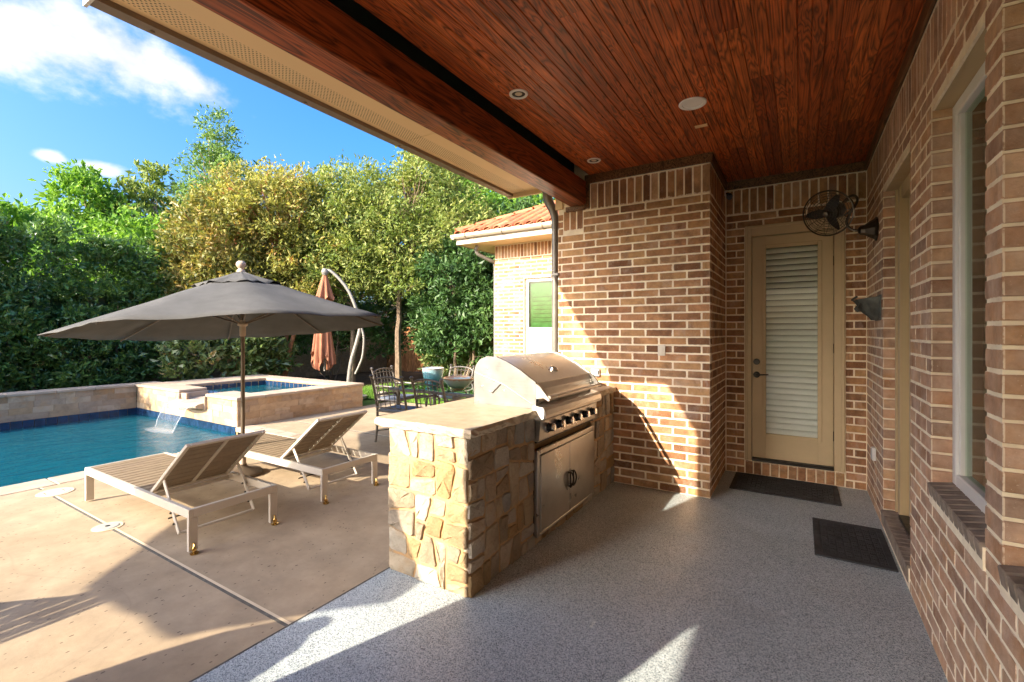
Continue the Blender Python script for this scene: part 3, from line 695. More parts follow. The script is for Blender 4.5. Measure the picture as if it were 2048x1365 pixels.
# rowlock sills under the openings, dark weathered bricks laid on edge
sill_me = MB().box(-.0335, .0335, -.018, .135, -.105, 0, b=.005).mesh('sill_brick', 'sill_brick')
def sill(y0, y1, z):
    n = int(round((y1 - y0) / .0765)); w = (y1 - y0) / n
    MB().box(XW - .008, XW + .12, y0, y1, z - .1, z - .016).build('sill_mortar', 'mortar', hw)
    for k in range(n):
        o = link(bpy.data.objects.new('sill_brick', sill_me), hw); o.location = (XW, y0 + (k + .5) * w, z); o.rotation_euler = (R(9) if z > .5 else R(3), 0, RZ)
        o.rotation_euler.rotate_axis('Y', random.uniform(-.015, .015))
sill(2.31, 3.12, .815); sill(1.2, 2.14, .815); sill(3.65, 4.715, .16)
# tan head boards lining the openings
for a, b, c, d in HO: box('lintel_board', 'casing_paint', hw, XW + .012, XW + .3, a - .0, b + .0, d - .001, d + .03, b=0)
# windows
def side_window(y0, y1, label):
    z0, z1 = .80, 2.683; x = XW + .078; t = thing('window', label, 'window', (x, (y0 + y1) / 2, z0)); w = .062
    for (a, b, c, d) in ((y0, y0 + w, z0, z1), (y1 - w, y1, z0, z1), (y0 + w, y1 - w, z0, z0 + w + .02), (y0 + w, y1 - w, z1 - w, z1)): box('frame', 'white_vinyl', t, x, x + .06, a, b, c, d, b=.005)
    for (a, b, c, d) in ((y0 + w, y0 + w + .02, z0 + w, z1 - w), (y1 - w - .02, y1 - w, z0 + w, z1 - w)): box('glazing_bead', 'white_vinyl', t, x + .012, x + .045, a, b, c, d, b=.003)
    box('pane', 'pane_glass', t, x + .03, x + .036, y0 + w, y1 - w, z0 + w, z1 - w, b=0)
    for k in range(6): 
        yy = y1 - w - .035 - k * .028; box('curtain_fold', 'curtain_and_reflection', t, x + .16 + .012 * (k % 2), x + .185 + .012 * (k % 2), yy - .016, yy + .016, z0, z1, b=.006)
    box('room_back', 'interior_dark', t, x + .42, x + .46, y0 - .6, y1 + .6, z0 - .2, z1 + .2, b=0)  # dark panel painted in for the unlit room
side_window(2.31, 3.12, 'tall white framed window beside the tan side door opening')
side_window(1.2, 2.14, 'white framed window beyond the narrow brick pier')
# side door: painted jamb boards with grooves, the door leaf set back
t = thing('side_door', 'tan painted side door set in the long brick wall above a brick step', 'door', (XW + .1, 4.18, .16))
y1 = 4.715
for k, (a, b, dx) in enumerate(((0, .035, .071), (.035, .10, .083), (.10, .13, .095), (.13, .17, .078))): box('jamb_board', 'casing_paint', t, XW + dx, XW + .2, y1 - b, y1 - a - .001, .16, 2.683, b=.004)
for k, (a, b, dx) in enumerate(((0, .045, .071), (.045, .10, .088))): box('jamb_board', 'casing_paint', t, XW + dx, XW + .2, 3.65 + a, 3.65 + b - .001, .16, 2.683, b=.004)
box('head_board', 'casing_paint', t, XW + .085, XW + .2, 3.75, y1 - .17, 2.58, 2.683)
box('leaf', 'casing_paint', t, XW + .13, XW + .17, 3.75, y1 - .17, .19, 2.58, b=.004); box('threshold', 'dark_metal', t, XW + .07, XW + .2, 3.75, y1 - .17, .16, .19, b=.003)
for a, b, c, d in ((.45, 1.2, 3.9, 4.4), (1.35, 2.4, 3.9, 4.4)): box('panel', 'casing_paint', t, XW + .122, XW + .13, c, d, a, b, b=.003)
# ------------------------------------------------------------------ glazed patio door
t = thing('patio_door', 'tan glazed patio door with white blinds behind the glass', 'door', (-.067, YB, .155)); P = 'door_paint'
x0, x1, z0, z1 = -.52, .386, .155, 2.735
for (a, b, c, d, y) in ((x0, x0 + .066, z0, z1, -.012), (x1 - .091, x1, z0, z1, -.012), (x0 + .066, x1 - .091, z1 - .115, z1, -.012), (x0, x0 + .03, z0, z1, -.024), (x1 - .03, x1, z0, z1, -.024), (x0 + .03, x1 - .03, z1 - .03, z1, -.024)):
    box('casing', P, t, a, b, YB + y, YB + .1 + y * .1, c, d, b=.004)
sx0, sx1, sz0, sz1 = -.45, .291, .19, 2.615; gx0, gx1, gz0, gz1 = -.32, .16, .46, 2.485; ys = YB + .03
for (a, b, c, d) in ((sx0, gx0, sz0, sz1), (gx1, sx1, sz0, sz1), (gx0, gx1, sz0, gz0), (gx0, gx1, gz1, sz1)): box('leaf_rail', P, t, a, b, ys, ys + .044, c, d, b=.0015)
for (a, b, c, d) in ((gx0 - .035, gx0 + .004, gz0 - .035, gz1 + .035), (gx1 - .004, gx1 + .035, gz0 - .035, gz1 + .035), (gx0 + .004, gx1 - .004, gz0 - .035, gz0 + .004), (gx0 + .004, gx1 - .004, gz1 - .004, gz1 + .035)):
    box('glazing_bead', P, t, a, b, ys - .008, ys + .002, c, d, b=.004)
box('pane', 'door_glass', t, gx0, gx1, ys + .006, ys + .01, gz0, gz1, b=0)
n = 32; sp_ = [(.011 * (1 - (2 * k / 6 - 1) ** 2), -.034 + .068 * k / 6) for k in range(7)]; sp_ = [(-p, q) for p, q in sp_] + [(-p + .002, q) for p, q in reversed(sp_)]
sl_me = MB().prism(sp_, 0, gx0 + .004, gx1 - .004).mesh('slat', 'blind_white', smooth=True)
for k in range(n):
    o = link(bpy.data.objects.new('slat', sl_me), t); o.location = Vector((0, ys + .042, gz0 + (k + .5) * (gz1 - gz0) / n)) - wloc(t); o.rotation_euler = (R(-30 + random.uniform(-1.5, 1.5)), random.uniform(-.002, .002), 0)
box('blind_back', 'interior_dark', t, gx0 - .1, gx1 + .1, ys + .1, ys + .11, gz0 - .1, gz1 + .1, b=0)  # dark panel painted in for the unlit space behind the slats
box('threshold', 'dark_metal', t, sx0 - .0, sx1 + .005, YB - .02, YB + .08, .155, .188, b=.004)
for z, nm in ((1.243, 'deadbolt'), (1.1, 'lever_rose')):
    M = Matrix.Translation((-.406, ys, z)) @ Matrix.Rotation(R(90), 4, 'X'); MB().lathe([(.033, -.002), (.033, .012), (.026, .018), (0, .018)], M=M, n=24).build(nm, 'dark_metal', t, smooth=True)
MB().tube([(-.406, ys - .012, 1.1), (-.406, ys - .05, 1.1), (-.39, ys - .055, 1.102), (-.29, ys - .055, 1.108)], [.011, .010, .009, .006], 8).build('lever', 'dark_metal', t, smooth=True)
for z in (.5, 1.4, 2.3): box('hinge', 'dark_metal', t, .289, .297, ys - .006, ys + .004, z - .05, z + .05, b=.002)
# ------------------------------------------------------------------ door mats
def doormat(x0, x1, y0, y1, label):
    t = thing('doormat', label, 'mat', ((x0 + x1) / 2, (y0 + y1) / 2, .002)); w = .045
    for (a, b, c, d) in ((x0, x1, y0, y0 + w), (x0, x1, y1 - w, y1), (x0, x0 + w, y0 + w, y1 - w), (x1 - w, x1, y0 + w, y1 - w)): box('border', 'rubber_mat', t, a, b, c, d, .002, .014, b=.004)
    box('base', 'rubber_mat', t, x0 + w, x1 - w, y0 + w, y1 - w, .002, .009, b=0)
    rg = random.Random(4); mb = MB(); nx = int((x1 - x0 - 2 * w) / .042); ny = int((y1 - y0 - 2 * w) / .042)   # raised basket of bars
    for i in range(nx):
        for j in range(ny):
            cx_, cy_ = x0 + w + (i + .5) * (x1 - x0 - 2 * w) / nx, y0 + w + (j + .5) * (y1 - y0 - 2 * w) / ny
            for q in (-.012, 0, .012):
                if (i + j) % 2: mb.box(cx_ + q - .004, cx_ + q + .004, cy_ - .018, cy_ + .018, .008, .013)
                else: mb.box(cx_ - .018, cx_ + .018, cy_ + q - .004, cy_ + q + .004, .008, .013)
    mb.build('ribs', 'rubber_mat', t)['kind'] = 'stuff'
doormat(-.605, .32, 5.125, 5.742, 'black rubber doormat in front of the glazed patio door')
doormat(.088, .548, 3.91, 4.67, 'black rubber doormat at the tan side door step')

# ================================================================== PATIO ROOF
ZC = 3.255
roof = thing('patio_roof', 'stained plank patio ceiling with dark beam and cream soffit', 'roof', (-.9, 2.5, 3.2))
pl_w = .1372; x = -1.932; rg = random.Random(11)
while x < XW - .005:
    xe = min(x + pl_w, XW); yend = YB if x > XP1 - .01 else YP
    cuts = [yend]; y = yend - rg.uniform(.3, 3.4)
    while y > .6: cuts.append(y); y -= rg.uniform(1.5, 3.6)
    cuts.append(-6.0)
    for a, b in zip(cuts, cuts[1:]):
        g = .0028; e = .006
        xm = (x + xe) / 2; poly = [(x + .0004, ZC + .02), (x + .0004, ZC + e), (x + .0004 + g + .002, ZC), (xm - .0045, ZC), (xm, ZC + .006), (xm + .0045, ZC), (xe - g - .002, ZC), (xe - .0004, ZC + e), (xe - .0004, ZC + .02)]
        centred('plank', 'ceiling_wood', roof, MB().prism(poly, 1, b + .0008, a - .0008), ((x + xe) / 2, (a + b) / 2, ZC))
    x += pl_w
box('roof_deck', 'interior_dark', roof, -2.3, 4.0, -12, 8.3, 3.42, 3.5, b=0)
centred('beam', 'beam_wood', roof, MB().box(-2.145, -1.962, -.8, YP + .0, 2.94, 3.195, b=.008), (-2.05, 2, 3.06)); box('gap_shade_board', 'interior_dark', roof, -2.14, -2.11, -6, YP + .1, 3.19, 3.43, b=0)  # dark board added: paints shade into the gap over the beam, blocks sky
box('beam_post_trim', 'trim_wood', roof, -1.975, -1.925, YP - .03, YP + .002, 2.905, ZC)
box('beam_shoe', 'trim_wood', roof, -2.2, -1.976, YP - .03, YP + .003, 2.89, 2.942)
for (a, b, c, d) in ((-1.925, XP1 + .023, YP - .022, YP - .002), (XP1 + .002, XP1 + .022, YP - .002, YB - .022), (XP1 + .022, XW - .022, YB - .022, YB - .002), (XW - .022, XW - .002, -3, YB - .002)):
    centred('trim_board', 'trim_wood', roof, MB().box(a, b, c, d, 3.165, ZC + .004, b=.003), ((a + b) / 2, (c + d) / 2, 3.2))
# cream soffit panels, fascia and gutter
GE = 4.7
for y0, y1 in ((.86, 2.92), (2.926, GE)): box('soffit_panel', 'soffit', roof, -2.885, -2.14, y0, y1, 3.2, 3.212, b=0)
box('soffit_panel', 'cream_paint', roof, -2.43, -2.145, -12, .855, 3.2, 3.212, b=0)
box('fascia', 'cream_paint', roof, -2.885, -2.86, .86, GE, 3.212, 3.4); box('fascia', 'cream_paint', roof, -2.43, -2.41, -12, .855, 3.19, 3.4)
box('fascia', 'cream_paint', roof, -2.96, -2.205, GE, GE + .03, 3.155, 3.36); box('fascia', 'cream_paint', roof, -2.9, -2.43, .83, .858, 3.19, 3.36)
gp = [(-2.962, 3.17), (-2.884, 3.17), (-2.884, 3.31), (-2.895, 3.31), (-2.895, 3.18), (-2.953, 3.18), (-2.962, 3.235), (-2.985, 3.26), (-2.985, 3.31), (-2.995, 3.31), (-2.995, 3.25), (-2.972, 3.225)]
MB().prism(gp, 1, .86, GE).build('gutter', 'gutter_metal', roof)
MB().prism([(-2.995, 3.17), (-2.88, 3.17), (-2.88, 3.31), (-2.995, 3.31)], 1, .845, .86).build('gutter_end', 'white_vinyl', roof)
for y in (1.1, 2.0, 2.9, 3.8): MB().tube([(-2.93, y, 3.169), (-2.93, y + .02, 3.169)], .008, 6).build('gutter_screw', 'gutter_metal', roof)
box('roof_slope', 'roof_clay', roof, -2.98, -2.2, .86, GE, 3.4, 3.44, b=0)
box('corner_return', 'cream_paint', roof, -2.33, -2.24, GE - .0, YP + .02, 2.93, 3.2)
# recessed ceiling lights
def downlight(x, y, r, eye, label, group=None):
    t = thing('ceiling_light', label, 'light', (x, y, ZC), group)
    MB().lathe([(r * .70, -.001), (r * .74, -.008), (r * .95, -.009), (r, -.004), (r, .0)], (x, y, ZC), 32).build('trim_ring', 'light_white', t, smooth=True)
    MB().lathe([(r * .72, -.002), (r * .66, .05), (0, .05)], (x, y, ZC - (0 if eye else .0)), 28).build('baffle', 'dark_metal' if eye else 'light_white', t, smooth=True)
    mb = MB()
    if eye: mb.lathe([(0, -.004), (r * .3, -.006), (r * .48, .002), (r * .5, .03), (0, .03)], (x, y, ZC), 24)
    else: mb.lathe([(0, .022), (r * .6, .020), (r * .6, .03), (0, .03)], (x, y, ZC), 24)
    mb.build('lamp', 'lamp_lens', t, smooth=True)
downlight(-1.694, 2.835, .067, True, 'small white recessed light midway along the plank ceiling', None)
downlight(-1.721, 4.323, .067, True, 'small white recessed light close to the brick wall end')
downlight(-.674, 3.626, .098, False, 'larger white recessed light beside the pale wood patch')
o = box('ceiling_patch', 'cream_paint', None, -.735, -.64, 4.035, 4.08, ZC - .006, ZC + .001, b=.001); tag(o, 'small pale rectangular plate on the plank ceiling', 'plate')
# security camera in the corner above the door
t = thing('security_camera', 'small dark security camera in the brick corner under the ceiling', 'camera', (XP1 + .05, YB - .06, 3.1))
MB().lathe([(.0, -.001), (.03, 0), (.03, .012), (0, .014)], M=Matrix.Translation((XP1 + .002, YB - .06, 3.12)) @ Matrix.Rotation(R(90), 4, 'Y'), n=16).build('mount', 'light_white', t)
MB().tube([(XP1 + .01, YB - .06, 3.12), (XP1 + .04, YB - .07, 3.11), (XP1 + .05, YB - .08, 3.08)], .009, 8).build('arm', 'dark_metal', t, smooth=True)
MB().tube([(XP1 + .05, YB - .06, 3.09), (XP1 + .055, YB - .1, 3.07), (XP1 + .06, YB - .135, 3.05)], [.03, .033, .028], 14).build('body', 'black_plastic', t, smooth=True)
# downpipe left of the wall end
t = thing('downspout', 'round dark downspout beside the brick wall end', 'downspout', (-2.352, YP + .02, 0))
MB().tube([(-2.352, YP + .02, .05), (-2.352, YP + .02, 2.75)], .036, 16).build('pipe', 'downpipe', t, smooth=True)
pts = [(-2.352, YP + .02, 2.72), (-2.352, YP + .02, 2.86), (-2.375, YP + .01, 2.95), (-2.42, YP - .0, 3.04), (-2.44, YP + .0, 3.12), (-2.44, YP, 3.2)]
MB().tube(pts, [.04, .044, .05, .054, .056, .056], 14).build('elbow', 'downpipe', t, smooth=True)
for z in (.6, 2.2): box('strap', 'downpipe', t, -2.395, -2.295, YP - .02, YP + .03, z, z + .03, b=.003)
# brick column behind the camera that carries the beam
cl = MB().box(-2.4295, -1.6335, -.7995, -.0225, 0, 3.2).build('brick_column', 'mortar'); tag(cl, 'square brick column carrying the outer end of the patio beam', 'column')
W = Wall(); W.face((0, -.8, 0), 0, -2.43 - JT / 2, -1.633 + JT / 2, 0, 3.2); W.face((-1.633, 0, 0), R(90), -.7, -.12, 0, 3.2, shift=.1); W.face((-2.43, 0, 0), RZ, .12, .7, 0, 3.2, shift=.1); W.face((0, -.022, 0), math.pi, 1.633 - JT / 2, 2.43 + JT / 2, 0, 3.2); W.build(cl, 0)
# plain bodies of the house behind the brick skins
struct(MB().box(XW + .9, 4, -6, 8.3, 0, 3.4).build('house_core', 'plaster')); struct(MB().box(XP0 + .02, XW + .9, YB + .3, 8.3, 0, 3.4).build('house_core', 'plaster'))

# ================================================================== OUTDOOR KITCHEN
KX0, KX1, KY0, KY1 = -2.32, -1.655, 2.2, YP - .002
ZT = 1.0
kit = thing('stone_counter', 'tan fieldstone grill counter with a rough edged stone top', 'counter', (-1.99, 3.4, 0))
mb = MB()
for (a, b, c, d, e, f) in ((KX0, KX1, KY0 + .012, 3.02, 0, .942), (KX0, KX1 - .04, 3.02, 4.1, 0, .76), (KX0, KX1, 4.1, KY1, 0, .942)): mb.box(a + .01, b - .012, c, d, e, f)
mb.box(KX0 + .01, KX1 - .012, 3.02, 4.1, 0, .062)
mb.build('mortar_core', 'stone_mortar', kit)
def clip(poly, px, py, nx, ny):
    out = []
    for i in range(len(poly)):
        a, b = poly[i], poly[(i + 1) % len(poly)]; da = (a[0] - px) * nx + (a[1] - py) * ny; db = (b[0] - px) * nx + (b[1] - py) * ny
        if da <= 0: out.append(a)
        if da * db < 0: q = da / (da - db); out.append((a[0] + (b[0] - a[0]) * q, a[1] + (b[1] - a[1]) * q))
    return out
def rubble(parent, o, rz, u0, u1, z0, z1, nu, nv, seed, gap=.018, proud=(.005, .018), wrap0=False, wrap1=False):
    """fieldstone facing: cells of a jittered bond, each stone a rounded irregular block"""
    rg = random.Random(seed); o = Vector(o); c, s = math.cos(rz), math.sin(rz); du, dv = (u1 - u0) / nu, (z1 - z0) / nv; A0 = du * dv; cells = []
    def split(poly, depth):
        us = [p[0] for p in poly]; vs_ = [p[1] for p in poly]; w, hgt = max(us) - min(us), max(vs_) - min(vs_)
        ar = abs(sum(poly[i][0] * poly[(i + 1) % len(poly)][1] - poly[(i + 1) % len(poly)][0] * poly[i][1] for i in range(len(poly)))) / 2
        if ar < A0 * rg.uniform(.7, 2.1) or depth > 9: cells.append(poly); return
        m = (min(us) + w * rg.uniform(.36, .64), min(vs_) + hgt * rg.uniform(.36, .64)); ang = (0 if w > hgt * rg.uniform(.8, 1.25) else math.pi / 2) + rg.gauss(0, .13)
        nx, ny = math.cos(ang), math.sin(ang)
        for k in (1, -1):
            q = clip(poly, m[0] - nx * k * gap / 2, m[1] - ny * k * gap / 2, nx * k, ny * k)
            if len(q) > 2: split(q, depth + 1)
    split([(u0, z0), (u1, z0), (u1, z1), (u0, z1)], 0)
    for poly in cells:
        ar = abs(sum(poly[i][0] * poly[(i + 1) % len(poly)][1] - poly[(i + 1) % len(poly)][0] * poly[i][1] for i in range(len(poly)))) / 2
        if ar < .0012: continue
        # cut the corners so the outline is not a clean polygon
        out = []
        for i in range(len(poly)):
            a, b = poly[i - 1], poly[i]; d = poly[(i + 1) % len(poly)]
            L_ = math.hypot(b[0] - a[0], b[1] - a[1]); km = int(L_ / .035)
            for kk in range(1, km):
                f_ = kk / km; out.append((min(u1, max(u0, a[0] + (b[0] - a[0]) * f_ + rg.uniform(-.0045, .0045))), min(z1, max(z0, a[1] + (b[1] - a[1]) * f_ + rg.uniform(-.0045, .0045)))))
            for w, e in ((.09, a), (.09, d)):
                q = (b[0] + (e[0] - b[0]) * w * rg.uniform(.6, 1.3), b[1] + (e[1] - b[1]) * w * rg.uniform(.6, 1.3))
                out.append((min(u1, max(u0, q[0] + rg.uniform(-.003, .003))), min(z1, max(z0, q[1] + rg.uniform(-.003, .003)))))
        n = len(out); cu, cv = sum(q[0] for q in out) / n, sum(q[1] for q in out) / n; pr = rg.uniform(*proud)
        tx, tz = rg.uniform(-.05, .05), rg.uniform(-.06, .06); vs = []
        def ring(y, k, jit=0):
            for (a, b) in out:
                x, z = (a - cu) * k, (b - cv) * k; vs.append((x, y + (tx * x + tz * z if y < 0 else 0) + rg.uniform(-jit, jit), z))
        ring(.03, 1); ring(-pr * .6, 1, .003); ring(-pr, .95, .004); ring(-pr - .001, .6, .007); vs.append((0, -pr - .004 + rg.uniform(-.004, .004), 0))
        fs = [(r * n + i, r * n + (i + 1) % n, (r + 1) * n + (i + 1) % n, (r + 1) * n + i) for r in range(3) for i in range(n)] + [(3 * n + i, 3 * n + (i + 1) % n, 4 * n) for i in range(n)]
        mb = MB(); mb.add(vs, fs); ob = link(bpy.data.objects.new('stone', mb.mesh('stone', 'counter_stone', smooth=True)), parent)
        ob.location = o + Vector((c * cu, s * cu, cv)) - wloc(parent); ob.rotation_euler = (0, 0, rz)
rubble(kit, (0, KY0 + .012, 0), 0, KX0, KX1 - .012, .002, .942, 5, 7, 5)
rubble(kit, (KX1 - .012, 0, 0), R(90), KY0 + .01, 3.0, .002, .942, 6, 7, 8)
rubble(kit, (KX1 - .012, 0, 0), R(90), 4.105, KY1 - .004, .002, .942, 4, 6, 9)
rubble(kit, (KX1 - .012, 0, 0), R(90), 3.0, 4.105, .002, .055, 7, 1, 10)
rubble(kit, (KX0 + .01, 0, 0), R(-90), -KY1 + .004, -KY0 - .01, .002, .942, 15, 6, 12)
def slab(x0, x1, y0, y1, seed, edges):
    """stone top with chiselled edges"""
    rg = random.Random(seed); loop = []
    def side(a, b, rough):
        n = max(2, int(math.hypot(b[0] - a[0], b[1] - a[1]) / .035)) if rough else 1
        for k in range(n): loop.append((a[0] + (b[0] - a[0]) * k / n, a[1] + (b[1] - a[1]) * k / n, rough))
    P = [(x0, y0), (x1, y0), (x1, y1), (x0, y1)]
    for k in range(4): side(P[k], P[(k + 1) % 4], edges[k])
    n = len(loop); cx_, cy_ = (x0 + x1) / 2, (y0 + y1) / 2; rows = [(ZT, 0), (ZT - .003, .002), (ZT - .022, .006), (ZT - .042, .004), (ZT - .056, -.002)]; vs = []
    for (z, o) in rows:
        for (x, y, rough) in loop:
            j = rg.uniform(-.009, .007) if rough and z < ZT - .001 else 0; e = (o + j) if rough else 0
            d = Vector((x - cx_, y - cy_)); ox = e if x >= x1 - 1e-6 else (-e if x <= x0 + 1e-6 else 0); oy = e if y >= y1 - 1e-6 else (-e if y <= y0 + 1e-6 else 0)
            vs.append((x + ox, y + oy, z))
    fs = [tuple(range(n)), tuple(range(4 * n, 5 * n))[::-1]]; body = [(r * n + i, r * n + (i + 1) % n, (r + 1) * n + (i + 1) % n, (r + 1) * n + i) for r in range(4) for i in range(n)]
    return vs, fs, body
for args in ((-2.43, -1.635, 2.235 - .045, 3.028, 1, (1, 1, 0, 1)), (-2.43, -1.635, 4.105, KY1, 2, (0, 1, 0, 1)), (-2.43, -2.24, 3.029, 4.104, 3, (0, 0, 0, 1))):
    vs, fs, body = slab(*args); mb = MB(); mb.add(vs, fs + body); ob = mb.build('countertop', 'travertine', kit); ob.data.materials.append(MAT['rough_edge'])
    for p in ob.data.polygons:
        if abs(p.normal.z) < .75: p.material_index = 1
# ------------------------------------------------------------------ grill
gr = thing('gas_grill', 'stainless built in gas grill with domed lid and black knobs', 'grill', (-1.9, 3.56, .76))
GY0, GY1 = 3.035, 4.1
lid = [(-2.222, 1.0), (-2.226, 1.2), (-2.222, 1.25), (-2.205, 1.30), (-2.168, 1.345), (-2.10, 1.373), (-2.02, 1.369), (-1.92, 1.333), (-1.80, 1.272), (-1.725, 1.223), (-1.672, 1.19)]
shell = lid + [(-1.672, 1.035), (-1.66, 1.03), (-1.66, 1.0)]
mb = MB(); mb.prism(lid[:] + [(-1.672, 1.03), (-1.70, 1.0)], 1, GY0 + .02, GY1 - .02); hood = mb.build('hood', 'steel', gr, smooth=True)
for y0, y1 in ((GY0, GY0 + .02), (GY1 - .02, GY1)):   # end cheeks stand proud of the hood
    pts = [(x + (.006 if x > -2.1 else -.006) * 1, z + .006 if z > 1.05 else z) for x, z in lid] + [(-1.664, 1.03), (-1.664, .99), (-2.23, .99)]
    ck = MB().prism(pts, 1, y0, y1).build('hood_end', 'steel_satin', gr)
MB().tube([(-2.215, GY0 - .002, 1.245), (-1.95, GY0 - .002, 1.165), (-1.70, GY0 - .002, 1.035)], .0035, 6).build('hood_seam', 'steel_dark', gr)
MB().tube([(-2.08, GY0 - .002, 1.105), (-2.05, GY0 - .003, 1.095), (-1.975, GY0 - .003, 1.165)], .005, 6).build('pivot_slot', 'steel_dark', gr)
for x, z, r in ((-1.94, 1.118, .006), (-1.955, 1.125, .003), (-1.925, 1.112, .003), (-2.15, 1.14, .007), (-2.1, 1.28, .004), (-2.19, 1.02, .004), (-1.72, 1.005, .004), (-1.95, 1.02, .003)):
    MB().lathe([(r, 0), (r, .003), (0, .004)], M=Matrix.Translation((x, GY0 - .001, z)) @ Matrix.Rotation(R(90), 4, 'X'), n=10).build('rivet', 'knob_chrome' if r > .005 else 'steel_dark', gr)
# full-width handle: a lip swept round the front of the hood
mb = MB(); hp = [(-1.69, 1.20), (-1.63, 1.165), (-1.575, 1.10), (-1.555, 1.08), (-1.552, 1.068), (-1.562, 1.064), (-1.60, 1.085), (-1.66, 1.075), (-1.675, 1.06)]
mb.prism(hp, 1, GY0 + .002, GY0 + .03); mb.build('handle_bracket', 'steel', gr); MB().prism(hp, 1, GY1 - .03, GY1 - .002).build('handle_bracket', 'steel', gr)
MB().tube([(-1.572, GY0 + .025, 1.086), (-1.572, GY1 - .025, 1.086)], .017, 12).build('handle', 'steel', gr, smooth=True)
mb = MB(); mb.prism([(-1.674, 1.188), (-1.655, 1.14), (-1.655, 1.05), (-1.674, 1.035)], 1, GY0 + .03, GY1 - .03); mb.build('hood_front', 'steel', gr)
n_ = Vector((.53, 0, .85)); Mg = Matrix.Translation((-1.775, 3.56, 1.258)) @ n_.to_track_quat('Z', 'Y').to_matrix().to_4x4()
MB().lathe([(.038, -.004), (.038, .008), (.03, .011), (0, .011)], M=Mg, n=24).build('thermometer', 'knob_chrome', gr, smooth=True)
MB().lathe([(.026, .0115), (0, .012)], M=Mg, n=20).build('dial', 'black_plastic', gr)
box('body', 'steel_dark', gr, -2.21, -1.66, GY0 + .004, GY1 - .004, .76, .998, b=0)
bull = [(-1.67, .925), (-1.585, .925), (-1.568, .94), (-1.562, .965), (-1.568, 1.0), (-1.58, 1.022), (-1.67, 1.03)]
MB().prism(bull, 1, 2.995, GY1 + .008).build('front_rail', 'steel', gr)
MB().prism([(-1.668, .932), (-1.592, .932), (-1.574, .945), (-1.57, 1.005), (-1.585, 1.018), (-1.668, 1.024)], 1, 2.987, 2.995).build('rail_end_cap', 'white_vinyl', gr)
MB().prism([(-1.668, .765), (-1.63, .765), (-1.622, .775), (-1.606, .922), (-1.668, .924)], 1, 3.005, GY1).build('control_panel', 'steel', gr)
box('gap_shade_strip', 'black_plastic', gr, -1.66, -1.64, 3.01, GY1 - .01, .752, .766, b=0)  # black strip painted in for the shaded gap below the panel
for k in range(6):
    y = 3.135 + k * .168; M = Matrix.Translation((-1.612, y, .852)) @ Matrix.Rotation(R(84), 4, 'Y')
    kb = MB().lathe([(.036, -.002), (.036, .006), (.030, .010), (.027, .046), (.024, .05), (0, .05)], M=M, n=20).build('knob', 'black_plastic', gr, smooth=True)
    MB().lathe([(.0285, .040), (.0295, .047), (.026, .052), (.02, .053), (0, .0535)], M=M, n=20).build('knob_cap', 'knob_chrome', kb, smooth=True)
    MB().lathe([(.042, -.001), (.042, .003), (.036, .004)], M=M, n=20).build('knob_ring', 'knob_chrome', kb, smooth=True)
# access doors
ad = thing('access_doors', 'pair of stainless access doors with black loop handles under the grill', 'cabinet doors', (-1.64, 3.55, .06))
for (a, b, c, d) in ((3.0, 3.04, .062, .70), (4.065, 4.1, .062, .70), (3.04, 4.065, .66, .70), (3.04, 4.065, .062, .085)): box('frame', 'steel', ad, -1.66, -1.632, a, b, c, d, b=.004)
for a, b in ((3.045, 3.551), (3.556, 4.06)): box('door', 'steel', ad, -1.655, -1.626, a, b, .09, .655, b=.004)
box('hollow_shade_sheet', 'black_plastic', ad, -1.69, -1.662, 3.0, 4.1, .065, .69, b=0)  # black sheet painted in for the shade behind the doors
for y in (3.525, 3.585):
    pts = [(-1.628, y, .32 + .115 * (1 - math.cos(math.pi * k / 10)) / 1.0 * .5 * 1.0) for k in (0,)]
    pts = []
    for k in range(25):
        a = 2 * math.pi * k / 24; pts.append((-1.60 + .006 * math.cos(2 * a), y + .026 * math.cos(a), .355 + .062 * math.sin(a)))
    MB().tube(pts, .0065, 8, cap=False).build('handle', 'dark_metal', ad, smooth=True)
    for z in (.30, .41): MB().tube([(-1.63, y, z), (-1.598, y, z)], .006, 8).build('handle_post', 'dark_metal', ad)

# ================================================================== WALL FAN AND POCKET
fan = thing('wall_fan', 'bronze caged wall fan on a curled arm beside the patio door', 'fan', (XW, 5.05, 2.45))
B0 = Vector((XW - .004, 5.05, 2.455)); Mb = Matrix.Translation(B0) @ Matrix.Rotation(R(-90), 4, 'Y')
MB().lathe([(.10, -.004), (.105, .008), (.085, .022), (.07, .05), (.045, .085), (.04, .115), (.02, .13), (0, .132)], M=Mb, n=8).build('wall_mount', 'fan_bronze', fan)
HC = Vector((.20, 4.82, 2.585)); HD = Vector((-.38, -.86, -.30)).normalized()     # head centre and facing
p0 = B0 + Vector((-.12, 0, 0)); tail = HC - HD * .2
arm = [p0, p0 + Vector((-.05, 0, .01)), p0 + Vector((-.085, 0, .05)), p0 + Vector((-.09, 0, .10)), p0 + Vector((-.065, 0, .16)), p0 + Vector((-.03, 0, .22)), p0 + Vector((-.015, 0, .275)), p0 + Vector((-.04, 0, .31)), p0 + Vector((-.085, -.02, .29)), tail]
def smoothpath(P, n=6):
    P = [Vector(p) for p in P]; P = [P[0]] + P + [P[-1]]; out = []
    for i in range(1, len(P) - 2):
        for k in range(n):
            t = k / n; a, b, c, d = P[i - 1:i + 3]
            out.append(.5 * ((2 * b) + (c - a) * t + (2 * a - 5 * b + 4 * c - d) * t * t + (3 * b - a - 3 * c + d) * t ** 3))
    out.append(P[-2]); return out
MB().tube(smoothpath(arm), .0105, 8).build('arm', 'fan_bronze', fan, smooth=True)
hook = [tail + Vector((.02, 0, .03)), tail + Vector((.09, -.02, .07)), tail + Vector((.11, -.02, .0)), tail + Vector((.05, -.02, -.06)), tail + Vector((-.02, 0, -.05))]
